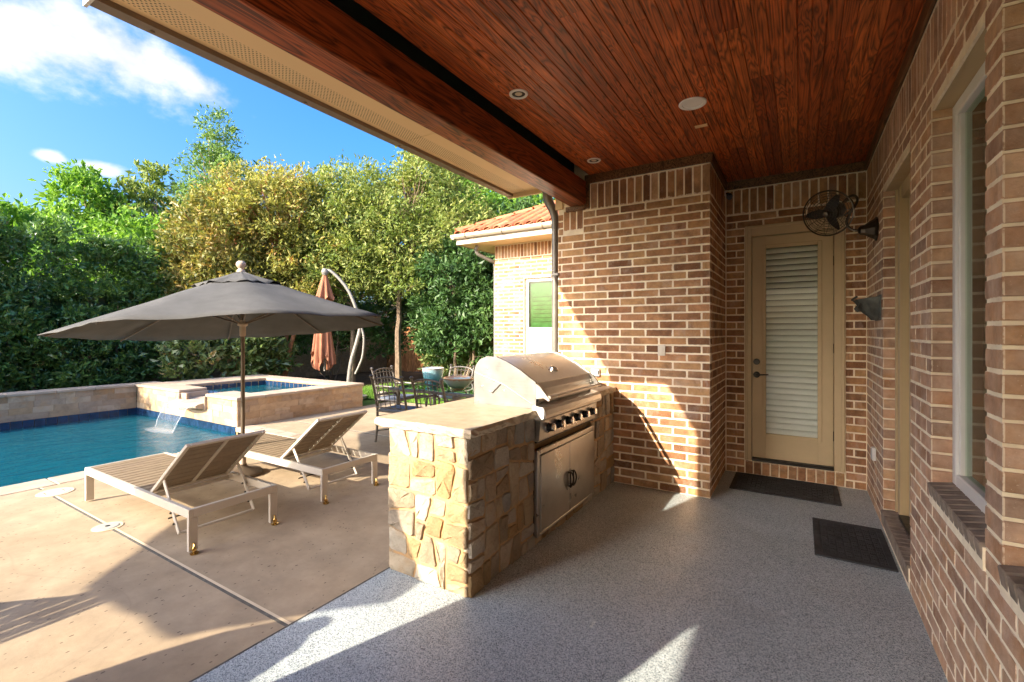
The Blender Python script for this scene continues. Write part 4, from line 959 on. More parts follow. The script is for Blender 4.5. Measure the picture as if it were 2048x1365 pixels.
MB().tube(smoothpath(hook), .009, 8).build('hook', 'fan_bronze', fan, smooth=True)
Mh = Matrix.Translation(HC) @ HD.to_track_quat('Z', 'Y').to_matrix().to_4x4()
MB().lathe([(0, -.24), (.05, -.235), (.068, -.2), (.07, -.09), (.055, -.06), (0, -.055)], M=Mh, n=20).build('motor', 'fan_bronze', fan, smooth=True)
FR = .19; mb = MB()
def ring(mb, r, z, w, n=36): mb.tube([Mh @ Vector((r * math.cos(2 * math.pi * k / n), r * math.sin(2 * math.pi * k / n), z)) for k in range(n + 1)], w, 5, cap=False)
for k in range(1, 9): r = FR * k / 9; ring(mb, r, .055 - .05 * (r / FR) ** 2, .0016)
for k in range(14):
    a = 2 * math.pi * k / 14; mb.tube([Mh @ Vector((r * math.cos(a), r * math.sin(a), .056 - .05 * (r / FR) ** 2)) for r in (.02, .08, .14, FR)], .0016, 4)
mb.build('front_grille', 'fan_bronze', fan); mb = MB()
for k in range(3, 10): r = FR * k / 9.4; ring(mb, r, -.085 + .07 * (r / FR) ** 2, .0016)
for k in range(14):
    a = 2 * math.pi * k / 14; mb.tube([Mh @ Vector((r * math.cos(a), r * math.sin(a), -.085 + .075 * (r / FR) ** 2)) for r in (.06, .12, FR)], .0016, 4)
mb.build('rear_grille', 'fan_bronze', fan); mb = MB(); ring(mb, FR, .0, .0065, 48); mb.build('rim', 'fan_bronze', fan, smooth=True)
MB().lathe([(0, .05), (.022, .045), (.026, .0), (.026, -.05), (0, -.05)], M=Mh, n=16).build('hub', 'fan_bronze', fan, smooth=True)
for k in range(3):
    Mk = Mh @ Matrix.Rotation(R(55 + 120 * k), 4, 'Z'); vs = []
    for i in range(7):
        t = i / 6; r = .02 + .145 * t; w = .018 + .05 * math.sin(math.pi * min(1, .25 + t * .72)); tw = .018 * (1 - .4 * t)
        vs += [Mk @ Vector((r, -w * .55, -tw)), Mk @ Vector((r, w * .55, tw)), Mk @ Vector((r, w * .55, tw + .002)), Mk @ Vector((r, -w * .55, -tw + .002))]
    fs = [(i * 4 + j, i * 4 + (j + 1) % 4, i * 4 + 4 + (j + 1) % 4, i * 4 + 4 + j) for i in range(6) for j in range(4)] + [(0, 1, 2, 3), (24, 25, 26, 27)]
    MB().add(vs, fs).build('blade', 'dark_metal', fan, smooth=True)
# carved wall pocket below the fan
wp = thing('wall_pocket', 'dark carved wall planter below the fan', 'planter', (XW, 4.95, 1.7)); 
def pocket(u, v):   # u across 0..1, v down 0..1
    w = .13 * (1 - .55 * v ** 1.6); dep = .17 * (1 - .72 * v ** 1.2) * math.sin(math.pi * u) ** .55
    fl = .010 * math.sin(u * math.pi * 9) * (1 - .3 * v) + .006 * math.sin(v * 9 + u * 6)
    return (XW - .002 - max(.0, dep + fl * (1 if .05 < u < .95 else 0)), 4.95 + (u - .5) * 2 * w, 1.86 - .19 * v - .02 * math.sin(math.pi * u) * (1 - v))
n, m = 26, 14; vs = [pocket(k / n, j / m) for j in range(m + 1) for k in range(n + 1)]
MB().add(vs, [(j * (n + 1) + k, j * (n + 1) + k + 1, (j + 1) * (n + 1) + k + 1, (j + 1) * (n + 1) + k) for j in range(m) for k in range(n)] + [tuple(range(n + 1))]).build('bowl', 'verdigris', wp, smooth=True)
for s in (-1, 1):
    sp = []
    for k in range(22): a = k * .42; r = .045 * (1 - k / 24); sp.append((XW - .14 + .035 * abs(r * math.sin(a)) / .045 - .02, 4.95 + s * (.055 + r * math.cos(a)), 1.77 + r * math.sin(a)))
    MB().tube(sp, .006, 6).build('scroll', 'verdigris', wp, smooth=True)
box('back_plate', 'verdigris', wp, XW - .014, XW - .001, 4.8, 5.1, 1.665, 1.875, b=.004)
MB().tube([(XW - .16, 4.86, 1.865), (XW - .185, 4.95, 1.845), (XW - .16, 5.04, 1.865)], .009, 6).build('rim', 'verdigris', wp, smooth=True)
# low outlet on the house wall
t = thing('outlet_box', 'pale weatherproof outlet low on the limewashed house wall', 'outlet', (XW, 5.14, .5)); box('box', 'white_vinyl', t, XW - .03, XW - .003, 5.1, 5.18, .45, .56); box('cover', 'plate_grey', t, XW - .036, XW - .029, 5.112, 5.168, .46, .55, b=.003)

# ================================================================== LOUNGERS
def make_lounger(label):
    """length along +x from the foot, width along +y"""
    t = thing('sun_lounger', label, 'sun lounger', (0, 0, 0), 'slatted sun loungers by the pool'); A = 'lounger_alu'; Lx, Wy, Z = 1.97, .655, .318
    for y in (0, Wy - .03): box('side_rail', A, t, 0.0, Lx, y, y + .03, Z - .062, Z, b=.002)
    for x in (0.0, Lx - .028): box('end_rail', A, t, x, x + .028, .031, Wy - .031, Z - .0615, Z - .001, b=.002)
    for x in (0.001, Lx - .029):
        for y in (0.0005, Wy - .0605): box('leg', A, t, x, x + .028, y, y + .06, .012 if x < 1 else .02, Z - .063, b=.002)
    for x in (.7, 1.25): box('brace', A, t, x, x + .03, .031, Wy - .031, Z - .06, Z - .032, b=.002)
    hx = 1.27; n = 14; p = (hx - .03) / n
    for k in range(n): box('slat', 'lounger_slat', t, .03 + k * p + .0072, .03 + (k + 1) * p - .0072, .031, Wy - .031, Z - .013, Z - .003, b=.002)
    ang = math.atan2(.445, .585); BL = .735; M = Matrix.Translation((hx, 0, Z - .012)) @ Matrix.Rotation(-ang, 4, 'Y')
    for y in (.034, Wy - .064): MB().box(0, BL, y, y + .03, -.012, .013, M=M, b=.003).build('back_rail', A, t)
    MB().box(0.0, BL - .03, Wy / 2 - .013, Wy / 2 + .013, -.012, -.0005, M=M, b=.002).build('back_rail', A, t)
    MB().box(BL - .028, BL, .065, Wy - .065, -.012, .013, M=M, b=.003).build('back_rail', A, t); MB().box(0.0, .028, .065, Wy - .065, -.012, -.0005, M=M, b=.003).build('back_rail', A, t)
    nb = 9; q = (BL - .034) / nb
    for k in range(nb): MB().box(.004 + k * q + .004, .004 + (k + 1) * q - .004, .065, Wy - .065, .0, .013, M=M, b=.003).build('slat', 'lounger_slat', t)
    top = M @ Vector((.23, 0, -.02)); bot = Vector((top.x + .245, 0, .075))
    for y in (.05, Wy - .05):
        d = bot - top; L = d.length; Mp = Matrix.Translation((top.x, y, top.z)) @ Matrix.Rotation(math.atan2(-d.z, d.x), 4, 'Y')
        MB().box(0, L, -.006, .006, -.016, .016, M=Mp, b=.003).build('prop', A, t)
        for f in (.42, .6, .8): MB().tube([Mp @ Vector((L * f, -.016, -.014)), Mp @ Vector((L * f, .016, -.014))], .008, 8).build('prop_pin', 'dark_metal', t)
    MB().box(bot.x - .012, bot.x + .012, .06, Wy - .06, bot.z - .006, bot.z + .012, b=.003).build('prop_bar', A, t)
    MB().tube([(hx + .29, .04, .16), (hx + .29, Wy - .04, .16)], .006, 6).build('stop_bar', 'dark_metal', t)
    for y in (.03, Wy - .03):
        c = (Lx + .012, y, .032); w = MB().lathe([(.012, -.008), (.019, -.007), (.019, .007), (.012, .008)], M=Matrix.Translation(c) @ Matrix.Rotation(R(90), 4, 'X'), n=16).build('caster', 'brass', t, smooth=True)
        MB().tube([(Lx - .0, y, .075), (Lx + .016, y, .062), (Lx + .02, y - .012, .045), (Lx + .012, y - .012, .032)], .006, 6).build('caster_fork', 'brass', w, smooth=True)
        MB().lathe([(0, 0), (.026, 0), (.028, .008), (0, .01)], (Lx + .012, y, .003), 14).build('caster_plate', 'brass', w)
    return t
L1 = make_lounger('sun lounger standing next to the round skimmer lid'); L1.location = (-5.625, 1.6, 0)
L2 = copy_tree(L1); L2.location = (-5.67, 2.71, 0); L2['label'] = 'sun lounger on the dining side of the umbrella pole'
L3 = copy_tree(L1); L3.location = (-5.74, -.76, 0); L3['label'] = 'sun lounger standing by the second, taller grey umbrella'

# ================================================================== UMBRELLAS
def make_umbrella(x, y, zr, Rr, rise, gx, gy, label, base_r=.27):
    t = thing('patio_umbrella', label, 'umbrella', (x, y, 0)); ph = .4
    def P(r, a, z): dx, dy = r * math.cos(a), r * math.sin(a); return Vector((x + dx - gx * (z - zr) * .6, y + dy - gy * (z - zr) * .6, z + gx * dx + gy * dy))
    def canopy(r0, r1, z0, z1, rows, sag, name, par, scal=0):
        vs = []; m = 6; n = 8 * m; WR = [.007 * math.sin(k * 1.9) + random.uniform(-.005, .005) for k in range(n)]
        for i in range(rows + 1):
            t_ = i / rows; r = r0 + (r1 - r0) * t_; z = z0 + (z1 - z0) * t_ - sag * math.sin(math.pi * t_) * .6
            for k in range(n):
                a = ph + 2 * math.pi * k / n; f = (k % m) / m; cr = math.cos(math.pi / 8) / math.cos((f - .5) * math.pi / 4) / 1.0
                s = math.sin(math.pi * f); rr = r * cr * (1 - .018 * s * t_); zz = z - sag * s * t_ * (1.0 if t_ < 1 else .9) + random.uniform(-.003, .003) + WR[k] * t_ + (.012 * math.sin(k * 2.3) * scal * t_)
                vs.append(P(rr, a, zz))
        fs = [(i * n + k, i * n + (k + 1) % n, (i + 1) * n + (k + 1) % n, (i + 1) * n + k) for i in range(rows) for k in range(n)]
        o = MB().add(vs, fs).build(name, 'canopy_grey', par, smooth=False)
        for p in o.data.polygons: p.use_smooth = True
        md = o.modifiers.new('thick', 'SOLIDIFY'); md.thickness = .003; return o
    can = canopy(.30, Rr, zr + rise * .80, zr, 9, .013, 'canopy', t)
    canopy(.03, .46, zr + rise, zr + rise * .735, 4, .012, 'vent_cap', can, 1)
    top = P(0, 0, zr + rise); hub = P(0, 0, zr + .055)
    for k in range(8):
        a = ph + 2 * math.pi * k / 8; rb = MB().tube([P(.03, a, zr + rise - .06), P(.30, a, zr + rise * .80 - .028), P(Rr * .97, a, zr - .012)], .009, 6).build('rib', 'pole_bronze', t)
        MB().tube([P(.045, a, zr + .06), P(Rr * .46, a, zr + rise * .80 * (1 - .30) - .04)], .007, 5).build('strut', 'pole_bronze', rb)
    MB().tube([(x, y, .05), (x, y, zr * .62), hub, top], .021, 14).build('pole', 'pole_bronze', t, smooth=True)
    MB().lathe([(.022, -.14), (.03, -.13), (.032, -.03), (.05, -.02), (.052, .0), (.03, .012), (.024, .04)], hub + Vector((0, 0, .0)), 16).build('hub', 'finial_resin', t, smooth=True)
    MB().lathe([(.046, -.02), (.042, .01), (.028, .028), (.024, .036), (.038, .048), (.05, .075), (.045, .10), (.026, .118), (0, .123)], top, 20).build('finial', 'finial_resin', t, smooth=True)
    MB().tube([(x, y, .05), (x, y, .40), (x, y, .42)], [.032, .032, .024], 14).build('base_sleeve', 'finial_resin', t, smooth=True)
    MB().lathe([(base_r, 0), (base_r, .03), (base_r * .9, .05), (.08, .07), (.04, .10), (.04, .12)], (x, y, 0), 28).build('base', 'pole_bronze', t, smooth=True)
    return t
make_umbrella(-5.22, 2.82, 1.605, 1.61, .63, .088, .006, 'open charcoal patio umbrella standing between two sun loungers', .2)
make_umbrella(-4.59, -1.755, 2.3, 1.27, .45, .03, .08, 'tall grey patio umbrella tilted over the third sun lounger')
# folded cantilever umbrella behind the spa
cu = thing('cantilever_umbrella', 'folded terracotta umbrella hanging from a curved grey arm behind the spa', 'umbrella', (-9.05, 7.34, 0)); A = Vector((-9.05, 7.34, 0))
rgt = Vector((CT, ST, 0))    # sideways direction the arm leans in
def cp(u, z): return A + rgt * u + Vector((0, 0, z))
arm = [cp(0, .0), cp(0.0, .35), cp(.06, .85), cp(.2, 1.35), cp(.27, 1.7), cp(.2, 2.05), cp(.02, 2.5), cp(-.2, 2.8), cp(-.42, 3.0), cp(-.52, 3.02)]
pm = smoothpath(arm, 5); MB().tube(pm, [.052 - .02 * i / len(pm) for i in range(len(pm))], 12).build('mast', 'arm_grey', cu, smooth=True)
pm = smoothpath([cp(.27, 1.75), cp(.36, 1.45), cp(.33, 1.0), cp(.24, .75), cp(.16, .58)], 5); MB().tube(pm, .027, 10).build('crank_arm', 'arm_grey', cu, smooth=True)
MB().lathe([(.42, 0), (.42, .06), (.1, .08), (.085, .2), (0, .2)], A, 24).build('base', 'arm_grey', cu, smooth=True)
MB().lathe([(0, -.09), (.05, -.08), (.085, -.03), (.09, .02), (.06, .075), (0, .09)], cp(-.55, 2.98), 16).build('joint_ball', 'arm_grey', cu, smooth=True)
def folds(u0, z0, z1, r0, r1, nf, name, seed, hem=.06):
    rg = random.Random(seed); vs = []; n, m = 48, 12; ph = rg.uniform(0, 6)
    for j in range(m + 1):
        t_ = j / m
        for k in range(n):
            a = 2 * math.pi * k / n; r = (r0 + (r1 - r0) * t_ ** .8) * (1 + .34 * t_ * math.sin(nf * a + ph + t_) + .08 * math.sin(3 * a + 2 * ph))
            z = z0 + (z1 - z0) * t_ + (hem * math.sin(nf * a * .5 + ph) if j == m else 0)
            vs.append(cp(u0 + r * math.cos(a), z) + Vector((-ST, CT, 0)) * (r * math.sin(a) * .9))
    o = MB().add(vs, [(j * n + k, j * n + (k + 1) % n, (j + 1) * n + (k + 1) % n, (j + 1) * n + k) for j in range(m) for k in range(n)]).build(name, 'canopy_terracotta', cu)
    for p in o.data.polygons: p.use_smooth = True
folds(-.56, 2.9, 2.33, .05, .17, 7, 'canopy_top', 1, .08); folds(-.60, 2.45, .82, .10, .20, 8, 'canopy', 2, .16); folds(-.72, 1.9, .98, .04, .13, 6, 'canopy_fold', 3, .14); folds(-.5, 1.8, .92, .05, .15, 7, 'canopy_fold', 5, .12)
MB().tube([cp(-.55, 2.9), cp(-.56, .65)], .025, 8).build('centre_pole', 'arm_grey', cu, smooth=True)

# ================================================================== DINING SET
def make_chair(label):
    """seat faces +y"""
    t = thing('dining_chair', label, 'chair', (0, 0, 0), 'cast metal dining chairs'); A = 'cast_alu'; W = .27
    for s in (-1, 1):
        MB().tube(smoothpath([(s * W, .0, .0), (s * W * .98, .03, .22), (s * W, .04, .44), (s * W * 1.0, -.01, .70), (s * W * 1.02, -.075, .93)], 4), .017, 8).build('back_post', A, t, smooth=True)
        MB().lathe([(.014, 0), (.025, .012), (.03, .028), (.016, .045), (0, .047)], (s * W * 1.02, -.078, .925), 12).build('post_knob', A, t, smooth=True)
        MB().tube(smoothpath([(s * W, .47, .0), (s * W * .97, .45, .2), (s * W, .46, .43), (s * W * 1.05, .47, .62)], 4), .015, 8).build('leg', A, t, smooth=True)
        MB().tube(smoothpath([(s * W * 1.0, -.0, .66), (s * W * 1.1, .2, .665), (s * W * 1.1, .42, .65), (s * W * 1.05, .47, .60)], 4), .015, 8).build('arm', A, t, smooth=True)
    yb = lambda z: .03 - (z - .45) * .20
    MB().tube([(W * math.sin(k / 8 * math.pi / 2), yb(.86) - .0, .86 + .075 * math.cos(k / 8 * math.pi / 2 * 1.0) ** .8) for k in range(-8, 9)], .014, 8).build('top_rail', A, t, smooth=True)
    MB().tube([(-W, yb(.50), .50), (W, yb(.50), .50)], .011, 6).build('lower_rail', A, t)
    for k in range(1, 6): x = -W + 2 * W * k / 6; MB().tube([(x, yb(.50), .50), (x, yb(.9) , .87 + .06 * math.cos(x / W * math.pi / 2))], .006, 5).build('lattice_bar', A, t)
    for z in (.59, .68, .77, .86): MB().tube([(-W, yb(z), z), (0, yb(z) - .008, z + .018), (W, yb(z), z)], .006, 5).build('lattice_bar', A, t)
    for (a, b) in (((-W, .04, .44), (W, .04, .44)), ((-W, .46, .43), (W, .46, .43)), ((-W, .04, .44), (-W, .46, .43)), ((W, .04, .44), (W, .46, .43))): MB().tube([a, b], .013, 6).build('seat_rail', A, t)
    box('seat', 'seat_sling', t, -W + .01, W - .01, .05, .455, .435, .475, b=.012)
    MB().tube([(-W, .04, .16), (0, .25, .18), (W, .04, .16)], .009, 6).build('stretcher', A, t)
    return t
ch = make_chair('dining chair pulled out at the table corner nearest the loungers'); ch.location = (-4.88, 4.66, 0); ch.rotation_euler.z = R(4)
for loc, rz, lb in (((-4.19, 4.72, 0), -3, 'dining chair at the long table side below the glazed bowl'), ((-6.12, 5.75, 0), -80, 'dining chair at the table end facing the glazed pot'),
                    ((-4.5, 6.75, 0), 180, 'dining chair across the table, behind the glazed bowl'), ((-5.25, 6.7, 0), 176, 'dining chair across the table, behind the glazed pot')):
    c = copy_tree(ch); c.location = loc; c.rotation_euler.z = R(rz); c['label'] = lb
tb = thing('dining_table', 'glass topped outdoor dining table behind the grill counter', 'table', (-4.45, 5.65, 0)); TX0, TX1, TY0, TY1 = -5.42, -3.4, 5.12, 6.2
box('tabletop', 'table_glass', tb, TX0 + .03, TX1 - .03, TY0 + .03, TY1 - .03, .712, .722, b=.002)
for (a, b, c, d) in ((TX0, TX1, TY0, TY0 + .05), (TX0, TX1, TY1 - .05, TY1), (TX0, TX0 + .05, TY0 + .05, TY1 - .05), (TX1 - .05, TX1, TY0 + .05, TY1 - .05)): box('table_rim', 'cast_alu', tb, a, b, c, d, .67, .711, b=.006)
for k in range(1, 4): box('cross_bar', 'cast_alu', tb, TX0 + (TX1 - TX0) * k / 4 - .015, TX0 + (TX1 - TX0) * k / 4 + .015, TY0 + .05, TY1 - .05, .675, .70, b=.003)
for x in (TX0 + .12, TX1 - .12):
    for y in (TY0 + .12, TY1 - .12): MB().tube(smoothpath([(x, y, .0), (x, y, .3), (x, y, .67)], 3), [.022, .022, .03, .03, .03, .026, .034], 10).build('leg', 'cast_alu', tb, smooth=True)
def bowl(prof, name, mat, loc, label):
    o = link(bpy.data.objects.new(name, MB().lathe(prof, n=32).mesh(name, mat, smooth=True))); o.location = loc; return tag(o, label, 'bowl' if name == 'glazed_bowl' else 'pot')
bowl([(0, 0), (.11, 0), (.125, .02), (.155, .15), (.172, .262), (.18, .275), (.172, .282), (.158, .27), (.145, .16), (.11, .03), (0, .03)], 'glazed_pot', 'pot_glaze', (-4.93, 5.62, .724), 'tall blue green glazed pot on the dining table')
bowl([(0, 0), (.08, 0), (.09, .012), (.16, .06), (.22, .125), (.247, .165), (.245, .175), (.232, .17), (.2, .13), (.13, .06), (0, .03)], 'glazed_bowl', 'bowl_glaze', (-4.29, 5.45, .724), 'wide shallow glazed bowl on the dining table')

# ================================================================== GARDEN WING (far brick house)
WY, WX0, WX1 = 8.35, -5.58, -2.0
wing = thing('garden_wing', 'sunlit brick wing with red clay tile roof beyond the grill', 'house', (-4, 8.4, 0))
WH = [(-4.86, -3.9, .95, 2.68)]
mb = MB(); core(((WX0 + .0005, WX1, 0, 3.42), WH), lambda a, b, c, d: mb.box(a, b, WY + .0002, WY + .14, c, d)); mb.box(WX0 + .0005, WX0 + .14, WY + .14, 14, 0, 3.42); mb.box(WX1, WX1 + .1, WY + .2, 14, 0, 3.42)
ww = mb.build('wall', 'mortar', wing); W = Wall()
W.face((0, WY, 0), 0, WX0 - JT / 2, WX1, 0, 3.12, holes=WH, shift=.1); W.soldiers((0, WY, 0), 0, WX0, WX1, 3.125, .28); W.face((WX0, 0, 0), R(-90), -14, -WY - .1, 0, 3.36, shift=.02); W.build(ww, 300, 18)
EX0, EY0, EZ = -6.2, 7.76, 3.49
box('soffit', 'cream_paint', wing, EX0 + .03, WX1, EY0 + .03, WY + .02, 3.415, 3.43, b=0); box('soffit', 'cream_paint', wing, EX0 + .03, WX0 + .02, WY + .02, 14, 3.415, 3.43, b=0)
box('fascia', 'gutter_tan', wing, EX0 + .02, WX1, EY0 + .02, EY0 + .045, 3.40, 3.60); box('fascia', 'gutter_tan', wing, EX0 + .02, EX0 + .045, EY0 + .045, 14, 3.40, 3.60)
hg = [(-.075, .0), (-.07, -.035), (-.045, -.065), (0, -.078), (.012, -.07), (.012, .02), (-.075, .02)]
g = MB().prism([(EY0 + p, 3.585 + q) for p, q in hg], 0, EX0 - .07, WX1).build('gutter', 'gutter_tan', wing)
MB().prism([(EX0 + p, 3.585 + q) for p, q in hg], 1, EY0 - .06, 14).build('gutter', 'gutter_tan', wing)
for x in (-5.9, -5.0, -4.1, -3.2): MB().prism([(EY0 + p * 1.12, 3.584 + q * 1.12) for p, q in hg], 0, x, x + .02).build('gutter_strap', 'gutter_metal', wing)
SL = .475
def rz_(x, y): return 3.63 + SL * min(x - EX0, y - EY0)
mb = MB(); mb.add([(EX0, EY0, 3.62), (WX1 + 3, EY0, 3.62), (WX1 + 3, EY0 + 4, 3.62 + SL * 4), (EX0 + 4, EY0 + 4, 3.62 + SL * 4), (EX0, 16, 3.62), (EX0 + 4, 16, 3.62 + SL * 4)], [(0, 1, 2, 3), (0, 3, 5, 4)])
rf = mb.build('roof', 'roof_clay', wing)
# barrel tiles, each its own piece
nb = 6; w, L, = .105, .40; vs = []
for i in range(2):
    for k in range(nb + 1):
        a = math.pi * k / nb; r = w * (1.0 if i == 0 else .86); vs.append((-r * math.cos(a), i * L, .075 * math.sin(a) * (1 if i == 0 else .85)))
for i in range(2):
    for k in range(nb + 1):
        a = math.pi * k / nb; r = (w - .014) * (1.0 if i == 0 else .86); vs.append((-r * math.cos(a), i * L, (.061) * math.sin(a)))
m = nb + 1
fs = [(k, k + 1, m + k + 1, m + k) for k in range(nb)] + [(2 * m + k, 3 * m + k, 3 * m + k + 1, 2 * m + k + 1) for k in range(nb)] + [(k, 2 * m + k, 2 * m + k + 1, k + 1) for k in range(nb)]
tm = MB().add(vs, fs).mesh('roof_tile', 'roof_clay', smooth=True); sa = math.atan(SL)
for c in range(17):
    x = EX0 + .12 + c * .245
    for r in range(9):
        y = EY0 - .045 + r * .33
        if y - EY0 > (x - EX0) + .05: break
        o = link(bpy.data.objects.new('roof_tile', tm), rf); o.location = Vector((x, y, 3.625 + SL * (y - EY0) + .012)) - wloc(rf); o.rotation_euler = (sa, 0, random.uniform(-.015, .015))
for r in range(12):      # hip ridge
    d = r * .30; o = link(bpy.data.objects.new('roof_tile', tm), rf); o.location = Vector((EX0 + .02 + d, EY0 + .02 + d, 3.68 + SL * d)) - wloc(rf); o.rotation_euler = (math.atan(SL / 1.414), 0, R(-45))
# wing window
x0, x1, z0, z1 = -4.86, -3.9, .95, 2.68; y = WY + .07
for (a, b, c, d) in ((x0, x0 + .07, z0, z1), (x1 - .07, x1, z0, z1), (x0 + .07, x1 - .07, z1 - .075, z1), (x0 + .07, x1 - .07, z0, z0 + .07), (x0 + .07, x1 - .07, 1.58, 1.66)): box('window_frame', 'white_vinyl', wing, a, b, y, y + .05, c, d, b=.005)
box('window_pane', 'pane_glass', wing, x0 + .07, x1 - .07, y + .03, y + .035, 1.66, z1 - .075, b=0)
box('insect_screen', 'plate_grey', wing, x0 + .075, x1 - .075, y + .012, y + .02, z0 + .07, 1.575, b=0); box('screen_frame', 'white_vinyl', wing, x0 + .07, x0 + .09, y + .006, y + .022, z0 + .07, 1.575, b=.002)
box('reflection_panel', 'curtain_and_reflection', wing, x0, x1, y + .07, y + .08, z0, z1, b=0)  # green panel: the trees' reflection put into the colour behind the pane
for k in range(7): box('green_bar', 'curtain_and_reflection', wing, x0 + .14, x0 + .62, y + .05, y + .065, 1.78 + k * .085, 1.84 + k * .085, b=.003)  # bars of the same green in front of the painted reflection
mb = MB(); mb.tube(smoothpath([(WX0 + .06 - .3, 8.05, 3.40), (-5.86, 8.05, 3.32), (-5.83, 8.1, 3.22), (-5.66, 8.3, 3.1), (-5.615, 8.4, 3.02), (-5.615, 8.42, 2.6), (-5.615, 8.42, .1)], 4), .042, 10); mb.build('downspout', 'downpipe', wing, smooth=True)

# ================================================================== GARDEN
def leaf_mesh(name, P, size, mat, clump=None, up=.25, aspect=.42, out=None, seed=0, fold=.18):
    """P: (n,3) leaf bases; each leaf a creased quad of its own size and turn"""
    rg = np.random.default_rng(seed); n = len(P)
    d = rg.normal(size=(n, 3)); d[:, 2] += up
    if out is not None: d += out * 1.1
    d /= np.linalg.norm(d, axis=1)[:, None]
    q = rg.normal(size=(n, 3)); s = np.cross(d, q); s /= np.linalg.norm(s, axis=1)[:, None] + 1e-9; nn = np.cross(s, d)
    L = size * (.45 + 1.25 * rg.random(n) ** 1.3)[:, None]; w = L * aspect * rg.uniform(.8, 1.2, n)[:, None]
    v = np.empty((n, 4, 3)); v[:, 0] = P; v[:, 1] = P + d * L * .5 + s * w * .5 + nn * L * fold; v[:, 2] = P + d * L; v[:, 3] = P + d * L * .5 - s * w * .5 + nn * L * fold
    rv = rg.random(n)
    if clump is not None: rv = np.clip(.5 * rv + .5 * clump, 0, 1)
    idx = np.arange(4 * n); st = np.arange(n) * 4; return raw_mesh(name, v.reshape(-1, 3), idx, st, np.full(n, 4), mat, rv)
def crown_points(blobs, n_clumps, per, cr, seed, shell=.5, squash=1.0):
    """clumps of leaves scattered through a union of ellipsoids, denser towards the outside"""
    rg = np.random.default_rng(seed); vol = np.array([b[3] * b[4] * b[5] for b in blobs]) ** .8; pick = rg.choice(len(blobs), n_clumps, p=vol / vol.sum())
    B = np.array(blobs)[pick]; u = rg.normal(size=(n_clumps, 3)); u /= np.linalg.norm(u, axis=1)[:, None]
    r = shell + (1 - shell) * rg.random(n_clumps) ** .6; r *= rg.uniform(.86, 1.12, n_clumps)
    C = B[:, :3] + u * r[:, None] * B[:, 3:6]
    cnt = rg.poisson(per, n_clumps); k = np.repeat(np.arange(n_clumps), cnt); o = rg.normal(size=(len(k), 3)); o *= (rg.random(len(k)) ** .5 / (np.linalg.norm(o, axis=1) + 1e-9))[:, None]
    o[:, 2] *= squash; sc = cr * rg.uniform(.6, 1.4, n_clumps)
    P = C[k] + o * sc[k][:, None]; cv = rg.random(n_clumps); return P, cv[k], C, u[k]
def limb(mb, a, b, r0, r1, sag=.0, n=5, wob=.06):
    a, b = Vector(a), Vector(b); L = (b - a).length
    pts = [a.lerp(b, i / n) + Vector((random.uniform(-wob, wob), random.uniform(-wob, wob), random.uniform(-wob, wob) + sag * math.sin(math.pi * i / n))) * (L * .25 if 0 < i < n else 0) for i in range(n + 1)]
    mb.tube(pts, [r0 + (r1 - r0) * i / n for i in range(n + 1)], 6)
def tree(name, label, base, trunk_top, blobs, n_clumps, per, cr, size, mat, seed, bark='bark', r0=.14, aspect=.42, stems=1, limbs=34, shell=.5, squash=.8, cat='tree', group=None, up=.2):
    random.seed(seed); t = thing(name, label, cat, base, group); P, cv, C, u = crown_points(blobs, n_clumps, per, cr, seed, shell, squash)
    me = leaf_mesh('crown', P - np.array(base), size, mat, cv, up=up, aspect=aspect, seed=seed, out=u * .5); link(bpy.data.objects.new('crown', me), t)
    mb = MB(); tops = []
    for s in range(stems):
        off = Vector((random.uniform(-.35, .35), random.uniform(-.35, .35), 0)) if stems > 1 else Vector()
        b0 = Vector(base) + off * .35; b1 = Vector(trunk_top) + off * 1.6; limb(mb, b0, b1, r0 * random.uniform(.75, 1), r0 * .55, n=6, wob=.05); tops.append(b1)
    top_z = max(b[2] + b[5] for b in blobs); cxy = Vector((sum(b[0] for b in blobs) / len(blobs), sum(b[1] for b in blobs) / len(blobs), 0))
    for s in tops: 
        e = Vector((cxy.x, cxy.y, 0)).lerp(Vector((s.x, s.y, 0)), .4); e.z = s.z + (top_z - s.z) * .8; limb(mb, s, e, r0 * .55, r0 * .12, n=6, wob=.10)
    mb.build('trunk', bark, t, smooth=True); mb = MB()
    for k in random.sample(range(len(C)), min(limbs, len(C))):
        s = random.choice(tops); c = Vector(C[k]); h = min(.75, max(.0, (c.z - s.z) / max(.5, top_z - s.z))); a = s.lerp(Vector((cxy.x, cxy.y, s.z + (top_z - s.z) * .8)), h * .7); limb(mb, a, c, r0 * .26, .008, n=5, wob=.12)
    mb.build('limbs', bark, t, smooth=True); return t
# tall hedge behind the low wall: leafy lumps with gaps and deep shade between them
rr = random.Random(5); hb = []
for i in range(19):
    for j in range(9):
        y = -3.2 + i * .47 + rr.uniform(-.18, .18); z = .25 + j * .39 + rr.uniform(-.15, .15)
        if z > 3.0 and rr.random() < .25: continue
        hb.append((-13.42 - .05 * j + rr.uniform(-.16, .16), y, z, rr.uniform(.28, .5), rr.uniform(.28, .45), rr.uniform(.24, .42)))
for i in range(26): hb.append((-13.6 - rr.random() * .6, rr.uniform(-3.2, 5.3), 3.5 + rr.uniform(-.1, .35), .35, .35, .3))
hd = tree('hedge', 'tall dense dark green hedge behind the low pool wall', (-13.55, 1.2, 0), (-13.55, 1.2, .6), hb, 2500, 27, .18, .105, 'leaf_hedge', 50, 'bark', .05, .46, stems=1, limbs=0, cat='hedge', shell=.6, up=.4)
mb = MB()
for k in range(18):
    y = -2.9 + k * .46; limb(mb, (-13.7, y, 0), (-13.75 + rr.uniform(-.1, .1), y + rr.uniform(-.2, .2), 2.3), .045, .012, n=5)
